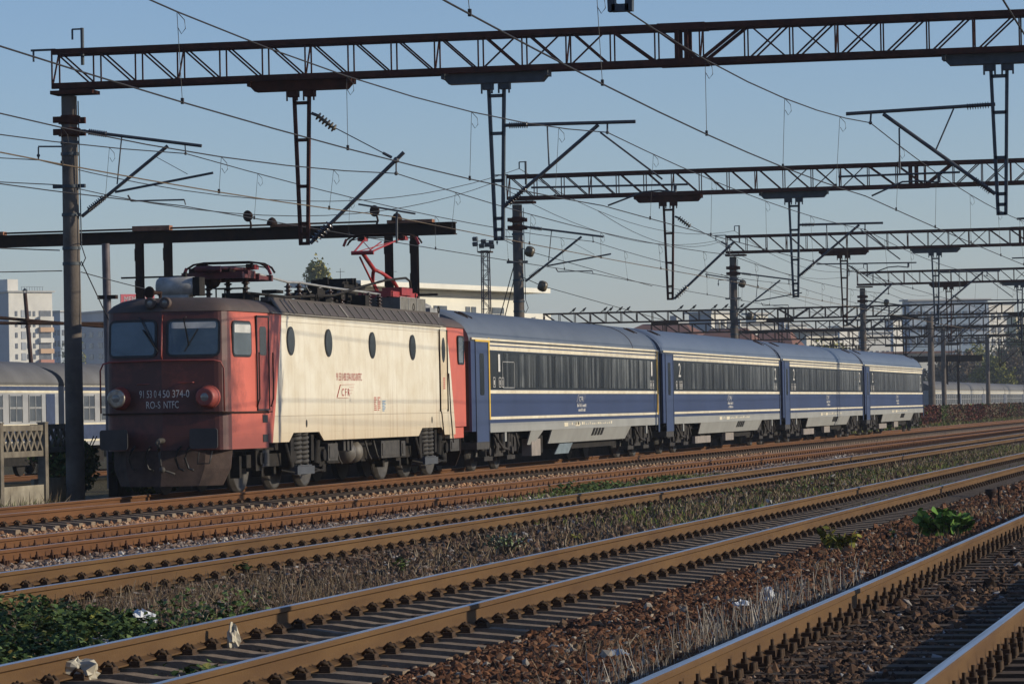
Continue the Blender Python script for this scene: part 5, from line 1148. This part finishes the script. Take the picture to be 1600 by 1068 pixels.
# ------------------------------------------------------------------ concrete fence, yard wall with ivy
xf = -21.75; fy1 = at(70, 720, 'x', xf).y; fy0 = at(0, 720, 'x', xf).y
m_fence = M('weathered_fence_concrete', (.20, .175, .135), .9, 0, (.095, .08, .065), 3.5, (.3, .7), .4, 30)
def fence_panel(y0, y1, lab, zs=((1.35, .80), (.30, -.22))):
    t = thing('concrete_fence', lab, 'fence', (xf, y0, 0), 'bays of the old concrete fence')
    mb = MB(); mb.bb(xf-.07, xf+.07, y1-.16, y1, -.5, 1.38); mb.bb(xf-.085, xf+.085, y1-.17, y1-.0, 1.381, 1.40); mb.build('post', m_fence, t)
    mb = MB(); a, b = zs[0]; mb.bb(xf-.035, xf+.035, y0, y1-.165, a-.1, a); mb.bb(xf-.035, xf+.035, y0, y1-.165, b, b+.1); n = 7; st = (y1-.165-y0)/n
    for i in range(n): mb.beam((xf, y0+st*i, b+.1), (xf, y0+st*(i+1), a-.1), .06, .05, (1, 0, 0)); mb.beam((xf+.005, y0+st*i, a-.1), (xf+.005, y0+st*(i+1), b+.1), .06, .05, (1, 0, 0))
    mb.build('lattice_panel', m_fence, t)
    mb = MB(); a, b = zs[1]; mb.bb(xf-.035, xf+.035, y0, y1-.17, b, a); mb.build('slab_panel', M('pale_concrete', (.31, .275, .21), .9, 0, (.16, .135, .10), 2), t)
fence_panel(fy0-2.7, fy0, 'concrete fence bay at the left picture edge')
fence_panel(fy0, fy1, 'concrete fence bay with crossed bars left of the first mast')
xf = -23.9; fence_panel(fy1+5.4, fy1+8.1, 'shaded concrete fence bay between the first mast and the locomotive')
t = thing('yard_wall', 'low wall overgrown with red and green creeper right of the last coach', 'wall', (-22.9, 215, 0))
mb = MB()
for i in range(18): mb.bb(-23.0, -22.8, 205+i*8, 205+i*8+7.9, -.5, 1.08+.04*(i % 3))
mb.build('wall', M('wall_grey_brown', (.24, .20, .16), .9, 0, (.15, .12, .10), .8), t)
leaf = (np.array([(-.5, 0, 0), (0, -.12, .08), (.5, 0, 0), (0, .9, -.1), (-.35, .5, .03), (.35, .5, .03)]), [(0, 1, 4), (1, 2, 5), (1, 5, 3), (1, 3, 4)])
def lv(name, stops): return attr_mat(name, stops, .75)
lf_red = lv('red_creeper', [(0, (.05, .015, .013)), (.6, (.115, .03, .024)), (1, (.18, .07, .045))]); lf_grn = lv('green_leaves', [(0, (.025, .045, .012)), (.6, (.06, .10, .022)), (1, (.12, .16, .04))])
lf_dark = lv('dark_green_leaves', [(0, (.022, .038, .013)), (.6, (.05, .085, .025)), (.93, (.09, .13, .04)), (1, (.22, .17, .05))]); lf_yel = lv('yellow_green_leaves', [(0, (.09, .09, .018)), (.6, (.18, .18, .035)), (1, (.26, .24, .05))])
lf_brn = lv('brown_scrub', [(0, (.07, .05, .033)), (.6, (.15, .11, .07)), (1, (.24, .18, .11))]); lf_pop = lv('poplar_leaves', [(0, (.12, .13, .04)), (.6, (.27, .27, .08)), (1, (.42, .36, .13))])
def leaves(name, P, size, mat, parent=None, flat=.9, tm=None):
    N = len(P); return scatter(name, [tm or leaf], P, rotmats(RNG.uniform(0, 6.28, N), RNG.uniform(-flat, flat, N), RNG.uniform(-flat, flat, N)), RNG.uniform(*size, N), mat, parent, .05)
def ivy(n, y0, y1, mat, nm, z1=1.22):
    y = RNG.uniform(y0, y1, n); z = -.35+(z1+.35)*RNG.random(n)**.8; return leaves(nm, np.column_stack([-22.75+RNG.random(n)*.18, y, z]), (.07, .16), mat, t, 1.5)
for y0, y1, n, m_ in ((222, 236, 2200, lf_red), (240, 252, 900, lf_brn), (255, 270, 2400, lf_red), (274, 290, 1000, lf_brn), (285, 305, 1800, lf_red), (296, 312, 1200, lf_brn), (310, 330, 2200, lf_red), (236, 242, 300, lf_grn), (290, 300, 700, lf_grn), (325, 340, 1500, lf_grn), (222, 340, 2600, lf_brn), (222, 340, 1500, lf_grn), (240, 256, 900, lf_red), (270, 288, 700, lf_red)): ivy(n, y0, y1, m_, 'creeper')
mb = MB(); mb.bb(-23.3, -23.1, fy1+8.2, 204, -.5, 1.0); tag(mb.build('boundary_wall', M('dark_wall', (.07, .06, .055), .95)), 'long dark boundary wall glimpsed under the train', 'wall')
# ------------------------------------------------------------------ trees
m_bark = M('bark', (.07, .055, .045), .95, 0, (.035, .028, .022), 6)
def tree(name, label, x, y, h, lobes, mat, n, size, tr=.2, group=None, trunk_h=None, cat='tree'):
    """lobes: (dx, dz, rx, rz) in units of h"""
    t = thing(name, label, cat, (x, y, 0), group); mb = MB(); th = (trunk_h or .75)*h
    mb.tube([(x, y, -.4), (x+.02*h, y, th*.4), (x, y, th*.75), (x+.01*h, y, th)], [tr, tr*.75, tr*.45, tr*.15], 8)
    P = []
    tot = sum(l[2]*l[2]*l[3] for l in lobes)
    for dx, dz, rx, rz in lobes:
        k_ = max(20, int(n*rx*rx*rz/tot)); d = RNG.normal(size=(k_, 3)); d /= np.linalg.norm(d, axis=1)[:, None]; d *= (RNG.random(k_)**.45)[:, None]
        d *= (1+.25*np.sin(d[:, :1]*9+dx*50)*np.cos(d[:, 2:]*8+dz*30)); gap = np.sin(d[:, 0]*7+dz*9)+np.sin(d[:, 2]*8+dx*40)+np.sin(d[:, 1]*6); keep = gap > -1.3
        d = d[keep]; P.append(np.column_stack([x+dx*h+d[:, 0]*rx*h, y+d[:, 1]*rx*h, dz*h+d[:, 2]*rz*h]))
        mb.tube([(x, y, min(th*.5, dz*h*.7)), (x+dx*h*.6, y, dz*h*.85), (x+dx*h, y, dz*h+rz*h*.3)], [tr*.4, tr*.25, tr*.08], 6)
    mb.build('trunk', m_bark, t); leaves('crown', np.concatenate(P), size, mat, t, 1.5); return t
def tpx(px, ytop, y): p = at(px, ytop, 'y', y); return p.x, p.z
x, h = tpx(497, 401, 420); tree('poplar_tree', 'tall yellow green poplar behind the locomotive roof', x, 420, h, [(0, .91, .055, .085), (-.03, .87, .06, .10), (.03, .83, .06, .12), (-.04, .74, .06, .14), (.045, .72, .07, .15), (0, .6, .09, .2), (0, .45, .11, .2), (.10, .80, .022, .05)], lf_pop, 16000, (.2, .4), .25)
for px, yt, y, nm, lab, mat, n, wd in ((112, 500, 700, 'tree', 'slim yellow green tree beside the first mast and grey apartments', lf_pop, 3000, .12), (1072, 533, 380, 'small_tree', 'small green tree rising between the red roofs', lf_grn, 3000, .35), (1290, 530, 400, 'small_tree', 'olive tree in front of the dark-roofed house', lf_pop, 4000, .5),
    (1330, 540, 420, 'small_tree', 'brownish tree left of the mast behind the last coaches', lf_brn, 4000, .5), (1250, 542, 400, 'small_tree', 'low green tree under the pale house', lf_grn, 3000, .5),
    (1550, 556, 520, 'autumn_tree', 'golden autumn tree between two poles at right', lf_yel, 6000, .38), (1500, 548, 560, 'bare_tree', 'brown half bare tree behind the yard coaches, left of the golden one', lf_brn, 8000, .5), (1592, 505, 600, 'tree', 'dark green tree cut by the right edge', lf_dark, 9000, .35),
    (1575, 540, 540, 'tree', 'brown green tree right of the golden one', lf_brn, 7000, .4), (1525, 535, 620, 'tree', 'dull olive tree behind the golden tree', lf_pop, 7000, .35), (1405, 570, 520, 'small_tree', 'dark green tree low behind the last coach roof', lf_dark, 4000, .5), (1470, 560, 540, 'bare_tree', 'leafless brown scrub tree left of the white building end', lf_brn, 6000, .4)):
    x, h = tpx(px, yt, y); tree(nm, lab, x, y, h, [(0, .72, wd*.6, .28), (-wd*.6, .55, wd*.6, .25), (wd*.6, .52, wd*.65, .27), (0, .4, wd*.8, .25), (wd*.2, .85, wd*.35, .15)], mat, n, (.16, .4), .2)
def far_wood():
    P = []
    for k_ in range(150):
        px = RNG.uniform(-100, 1700); y = RNG.uniform(900, 1100); p = at(px, 600, 'y', y); h = RNG.uniform(5, 9); n = 60; d = RNG.normal(size=(n, 3)); d /= np.linalg.norm(d, axis=1)[:, None]
        P.append(np.column_stack([p.x+d[:, 0]*h*.9, y+d[:, 1]*3, h*.5+d[:, 2]*h*.55]))
    return tag(leaves('far_trees', np.concatenate(P), (1.0, 2.2), lf_dark, None, 1.5), kind='stuff')
far_wood()
# ------------------------------------------------------------------ trackside vegetation
blade = (np.array([(-.5, 0, 0), (.5, 0, 0), (.35, .06, .55), (-.35, .06, .55), (0, .22, 1.)])*np.array([.06, 1, 1]), [(0, 1, 2, 3), (3, 2, 4)])
stalk = (np.array([(-.5, 0, 0), (.5, 0, 0), (0, .8, 0), (-.3, .1, 1.), (.3, .1, 1.), (0, .5, 1.)])*np.array([.02, .02, 1]), [(0, 1, 4, 3), (1, 2, 5, 4), (2, 0, 3, 5)])
st_dry = attr_mat('dry_straw', [(0, (.06, .04, .025)), (.5, (.16, .115, .07)), (.85, (.27, .21, .14)), (1, (.40, .34, .26))], .9)
st_pal = attr_mat('pale_dead_stalks', [(0, (.14, .11, .085)), (.6, (.32, .28, .23)), (1, (.5, .46, .40))], .9)
gr_grn = attr_mat('fresh_grass', [(0, (.05, .07, .016)), (.6, (.12, .16, .032)), (1, (.24, .25, .075))], .85)
def clumped(n, x0, x1, y0, y1, k_, sig):
    c = rand_xy(k_, x0, x1, y0, y1); P = c[RNG.integers(0, k_, n)]+RNG.normal(size=(n, 2))*sig
    d = np.min(np.abs(P[:, :1]-np.array(RAILX)[None]), 1); P = P[(d > .1) & (P[:, 0] > x0-.3) & (P[:, 0] < x1+.3)]
    P3 = on_ground(P); return P3[inview(P3, 60)]
def tufts(name, P, size, mat, tm, tilt=.35, wmul=1.):
    N = len(P); s_ = RNG.uniform(*size, N); sc = np.column_stack([s_*wmul, s_, s_]); o = scatter(name, [tm], P, rotmats(RNG.uniform(0, 6.28, N), RNG.normal(size=N)*tilt, RNG.normal(size=N)*tilt), sc, mat)
    return tag(o, kind='stuff')
thin = 2.2
# dry growth between middle and second track
tufts('dry_grass', clumped(2600, -11.0, -8.5, 26.5, 38, 150, .22), (.08, .24), st_dry, stalk, .35, 1.6)
tufts('dry_grass', clumped(3200, -11.2, -8.5, 27, 40, 170, .25), (.05, .15), st_dry, blade, .7, 1.)
tufts('dry_grass', clumped(2600, -11.0, -8.5, 40, 62, 70, .35), (.06, .18), st_dry, blade, .6, 1.6)
# between second and nearest track: pale stalks along the rail foot
tufts('dead_stalks', clumped(240, -4.2, -3.72, 20, 27, 30, .08), (.10, .28), st_pal, stalk, .22, 1.3)
tufts('dead_stalks', clumped(420, -4.4, -3.75, 25, 34, 34, .10), (.10, .30), st_pal, stalk, .2, 1.5)
tufts('dead_stalks', clumped(800, -5.0, -3.8, 17, 26, 30, .16), (.06, .24), st_dry, stalk, .7, 1.1)
tufts('dead_stalks', clumped(700, -5.0, -3.8, 36, 58, 40, .25), (.06, .2), st_dry, blade, .4, 1.3)
# green strip beyond
tufts('grass', clumped(13000, -11.2, -8.55, 54, 150, 120, .6), (.06, .17), gr_grn, blade, .5, 2.4)
tufts('grass', clumped(16000, -11.2, -8.55, 44, 170, 260, .5), (.06, .20), st_dry, blade, .5, 2.4)
tufts('grass', clumped(3000, -8.0, -6.5, 62, 110, 90, .3), (.05, .12), gr_grn, blade, .5, 2.6)
tufts('grass', clumped(2500, -15.3, -13.4, 66, 92, 45, .35), (.08, .2), gr_grn, blade, .5, 2.4)
tufts('grass', clumped(700, -14.9, -13.8, 60, 120, 40, .3), (.06, .14), st_dry, blade, .5, 2.4)
tufts('grass', clumped(1600, -23.2, -21.3, 57, 63, 30, .25), (.12, .4), gr_grn, blade, .5, .9)
tufts('grass', clumped(1200, -23.2, -21.3, 57, 63, 30, .25), (.15, .5), st_dry, blade, .5, .8)
tufts('grass', clumped(5000, -22.6, -21.4, 188, 330, 130, .5), (.2, .55), gr_grn, blade, .5, 2.)
tufts('grass', clumped(5000, -22.6, -21.4, 188, 330, 130, .5), (.2, .5), st_dry, blade, .5, 2.)
# bramble ground cover, lower left
lf_mid = lv('mid_green_leaves', [(0, (.035, .06, .02)), (.6, (.08, .125, .04)), (.95, (.14, .19, .07)), (1, (.28, .25, .09))])
def cover(name, n, x0, x1, y0, y1, k_, sig, hmax, size, mat):
    P = clumped(n, x0, x1, y0, y1, k_, sig); P[:, 2] += RNG.random(len(P))**.7*hmax*(.6+.4*np.sin(P[:, 0]*3+P[:, 1]*2)); return tag(leaves(name, P, size, mat, None, .8), kind='stuff')
cover('bramble_cover', 15000, -11.4, -8.45, 18.0, 28.6, 130, .30, .33, (.025, .065), lf_dark)
cover('bramble_cover', 9000, -11.2, -8.5, 18, 30.5, 110, .3, .36, (.025, .06), lf_mid)
cover('bramble_cover', 500, -10.8, -8.6, 20, 29.5, 30, .3, .34, (.035, .07), lf_yel)
cover('bramble_cover', 1800, -10.2, -8.6, 26.5, 30, 22, .2, .22, (.03, .06), lf_dark)
cover('bramble_cover', 900, -7.7, -6.7, 19.5, 24.5, 14, .22, .10, (.03, .07), lf_dark)
cover('bramble_cover', 900, -11.1, -8.7, 60, 95, 24, .5, .14, (.04, .09), lf_mid)
cover('bramble_cover', 1500, -15.2, -13.7, 72, 84, 8, .4, .28, (.04, .09), lf_mid)
cover('bramble_cover', 2500, -23.2, -21.9, 192, 215, 12, .6, 1.1, (.12, .26), lf_grn)
# single plants
big = (np.array([(0, 0, 0), (-.35, .12, .05), (-.52, .45, .0), (-.3, .8, -.08), (0, 1.05, -.16), (.3, .8, -.08), (.52, .45, .0), (.35, .12, .05), (0, .5, -.06)]), [(0, 1, 8), (1, 2, 8), (2, 3, 8), (3, 4, 8), (4, 5, 8), (5, 6, 8), (6, 7, 8), (7, 0, 8)])
def plant(name, label, px, py, h, rad, n, size, mat, zg=-.33, tm=big, flat=.6, cat='plant'):
    p = at(px, py, 'z', zg); t = thing(name, label, cat, p); mb = MB(); P = []
    for i in range(max(5, n//5)):
        a = random.uniform(0, 6.28); r = rad*random.uniform(.15, 1)**.7; tip = p+Vector((r*math.cos(a), r*math.sin(a), h*random.uniform(.45, 1)*(1-.35*r/rad))); mb.tube([p+Vector((random.uniform(-.05, .05), random.uniform(-.05, .05), -.05)), p.lerp(tip, .5)+Vector((0, 0, h*.15)), tip], .006, 4)
        for _ in range(5): q = p.lerp(tip, random.uniform(.45, 1.)); P.append((q.x+random.uniform(-.04, .04), q.y+random.uniform(-.04, .04), q.z+random.uniform(0, .05)))
    mb.build('stem', m_bark, t); leaves('leaf', np.array(P), size, mat, t, flat, tm); return t
lf_big = lv('broad_green_leaf', [(0, (.05, .10, .02)), (.6, (.10, .20, .035)), (1, (.18, .29, .07))])
plant('broad_leaf_plant', 'large broad-leaved green plant growing beside the nearest rail', 1476, 850, .56, .42, 240, (.06, .15), lf_big, flat=1.1)
plant('broad_leaf_plant', 'smaller yellow green broad-leaved plant left of the large green one', 1308, 868, .38, .27, 90, (.05, .11), lf_yel, flat=1.1)
plant('pale_weed', 'thin pale yellow weed between the two broad-leaved plants', 1396, 852, .30, .12, 30, (.03, .07), lf_yel, tm=leaf)
plant('flowering_weed', 'pale green feathery weed beside the second track', 790, 868, .34, .30, 150, (.02, .05), attr_mat('pale_green_weed', [(0, (.10, .14, .05)), (.6, (.22, .27, .13)), (1, (.45, .46, .36))], .85), tm=leaf, flat=1.4)
plant('leafy_weed', 'small green weed among the dry stalks left of the feathery one', 625, 896, .22, .22, 50, (.03, .07), lf_grn, tm=leaf)
plant('leafy_weed', 'small dark green weed at the foot of the second rail', 366, 900, .20, .25, 40, (.04, .08), lf_dark, tm=leaf)
plant('leafy_weed', 'tiny yellow green weed touching the second rail head', 900, 848, .12, .15, 18, (.03, .06), lf_yel, tm=leaf)
t = plant('shrub', 'sparse leafy sapling with long twigs above the concrete fence', 62, 745, 1.9, .75, 90, (.07, .13), lf_grn, -.2, leaf, 1.2, 'shrub')
t.location = t.location
def bush(label, px, y, x, h, r, n, mat):
    t = thing('bush', label, 'shrub', (x, y, 0)); d = RNG.normal(size=(n, 3)); d /= np.linalg.norm(d, axis=1)[:, None]; d *= RNG.random((n, 1))**.4
    mb = MB()
    for i in range(9): a = random.uniform(0, 6.28); mb.tube([(x, y, -.4), (x+r*.4*math.cos(a), y+r*.4*math.sin(a), h*.5), (x+r*.9*math.cos(a), y+r*.9*math.sin(a), h*random.uniform(.7, 1.1))], .012, 5)
    mb.build('twig', m_bark, t); leaves('foliage', np.column_stack([x+d[:, 0]*r, y+d[:, 1]*r, h*.5+d[:, 2]*h*.6]), (.05, .12), mat, t, 1.4)
bush('dark shaded bush at the foot of the first mast', 130, 70.5, -22.6, 1.2, .75, 2600, lf_dark); bush('dark shaded bush left of the first mast foot', 92, 69.6, -23.9, 1.0, .6, 1800, lf_dark)
bush('shaded bush squeezed between mast and locomotive front', 158, 72.5, -22.9, 1.35, .7, 2200, lf_dark); bush('green bush at the free end of the last coach', 1455, 196, -22.4, 1.5, 1.3, 3500, lf_grn)
# ------------------------------------------------------------------ litter
m_bag = M('white_plastic', (.62, .63, .65), .45, 0, (.45, .47, .5), 9); m_pap = M('beige_paper', (.55, .50, .38), .7, 0, (.38, .33, .25), 8)
def bag(label, px, py, r, m_, sc=(1, 1, .7), zg=-.31, nm='plastic_bag'):
    p = at(px, py, 'z', zg); mb = MB(); n, m = 14, 9; vs = []; fs = []
    ph = [random.uniform(0, 6) for _ in range(6)]
    for j in range(m+1):
        tt = math.pi*j/m
        for i in range(n):
            a = 2*math.pi*i/n; k_ = 1+.32*math.sin(3*a+ph[0]+2*tt)*math.sin(tt*2+ph[1])+.22*math.sin(5*a+ph[2])*math.sin(4*tt+ph[3])+random.uniform(-.16, .16)
            vs.append((p.x+r*sc[0]*k_*math.sin(tt)*math.cos(a), p.y+r*sc[1]*k_*math.sin(tt)*math.sin(a), p.z+r*sc[2]*(.75+k_*math.cos(tt))))
    for j in range(m):
        for i in range(n): fs.append((j*n+i, j*n+(i+1) % n, (j+1)*n+(i+1) % n, (j+1)*n+i))
    mb.add(vs, fs); tag(mb.build(nm, m_), label, 'litter', 'litter along the tracks')
bag('crumpled white plastic bag at the right end of the brambles', 222, 985, .105, m_bag, (1, 1, .9)); bag('small grey white plastic scrap just left of the crumpled bag', 203, 993, .06, m_bag)
bag('flattened white plastic bag lying against the second rail, lower left', 146, 1012, .10, m_bag, (1.2, 1, .6)); bag('white plastic scrap next to the flattened bag', 120, 1010, .08, m_bag)
bag('beige crumpled paper stuck up between the second track sleepers', 364, 1012, .06, m_pap, (.8, .8, 1.6), -.27, 'paper_scrap'); bag('pale paper lump at the bottom left picture edge', 122, 1062, .11, m_pap, (1.2, 1, .7), -.27, 'paper_scrap')
bag('white plastic bag beside the nearest rail, left of the taller one', 1158, 958, .07, m_bag, (1.2, 1, .8), -.30); bag('tall white plastic scrap beside the nearest rail, among dead stalks', 1203, 950, .07, m_bag, (.7, .7, 1.3), -.30); bag('low white plastic shred at left of the two rail-side bags', 1122, 962, .05, m_bag, (1.4, 1, .5), -.30)
bag('grey blue plastic sheet at the bottom middle among dry stems', 966, 1040, .085, M('grey_plastic', (.36, .40, .45), .5), (1.2, 1, .7), -.30)
# trackside marker
p = at(1549, 798, 'z', -.3); t = thing('track_marker', 'small dark funnel-shaped marker on a thin post beside the nearest track', 'marker', p); m_mk = M('dark_marker', (.035, .022, .02), .8)
mb = MB(); mb.cone(p, p+Vector((0, 0, .24)), .012); mb.build('post', m_mk, t); mb = MB(); mb.lathe(p+Vector((0, 0, .2)), (0, 0, 1), [(0, .02), (.09, .085), (.14, .095), (.15, .09)], 12); mb.build('funnel', m_mk, t)
p = at(1561, 796, 'z', -.3); t = thing('marker_stake', 'thin dark stake right beside the funnel-shaped marker', 'stake', p); mb = MB(); mb.bb(p.x-.014, p.x+.014, p.y-.014, p.y+.014, p.z-.05, p.z+.34); mb.build('shaft', m_mk, t); mb = MB(); mb.bb(p.x-.025, p.x+.025, p.y-.02, p.y+.02, p.z+.342, p.z+.37); mb.build('cap', m_mk, t)

# station building across the platforms, seen only as the reflection in the coach windows
t = thing('station_building', 'station building outside the frame, dimly mirrored in the dark coach windows', 'building', (20, 240, 0)); mb = MB(); mb.bb(20, 30, 240, 640, -.3, 6.2); mb.build('wall', M('station_wall', (.16, .14, .12), .9), t)
mb = MB(); mb.bb(19.2, 30.8, 239.4, 640.6, 6.203, 6.8); mb.build('roof', M('station_roof', (.06, .05, .045), .9), t)
for i in range(48): mb = MB(); y = 243+i*8.3; mb.bb(19.93, 20.02, y, y+random.uniform(2.5, 5), .9, random.uniform(3.4, 5)); mb.build('window', m_win if i % 3 else m_visor, t)

# ------------------------------------------------------------------ autumn haze
mb = MB(); mb.bb(-2700, 1700, -500, 2700, -2.2, 52); hz = bpy.data.materials.new('haze'); hz.use_nodes = True; nt = hz.node_tree; nt.nodes.clear()
vo = nt.nodes.new('ShaderNodeVolumePrincipled'); vo.inputs['Color'].default_value = (.82, .90, 1., 1); vo.inputs['Density'].default_value = .0002; vo.inputs['Anisotropy'].default_value = .2
ou = nt.nodes.new('ShaderNodeOutputMaterial'); nt.links.new(vo.outputs[0], ou.inputs['Volume'])
tag(mb.build('haze', hz), kind='stuff')
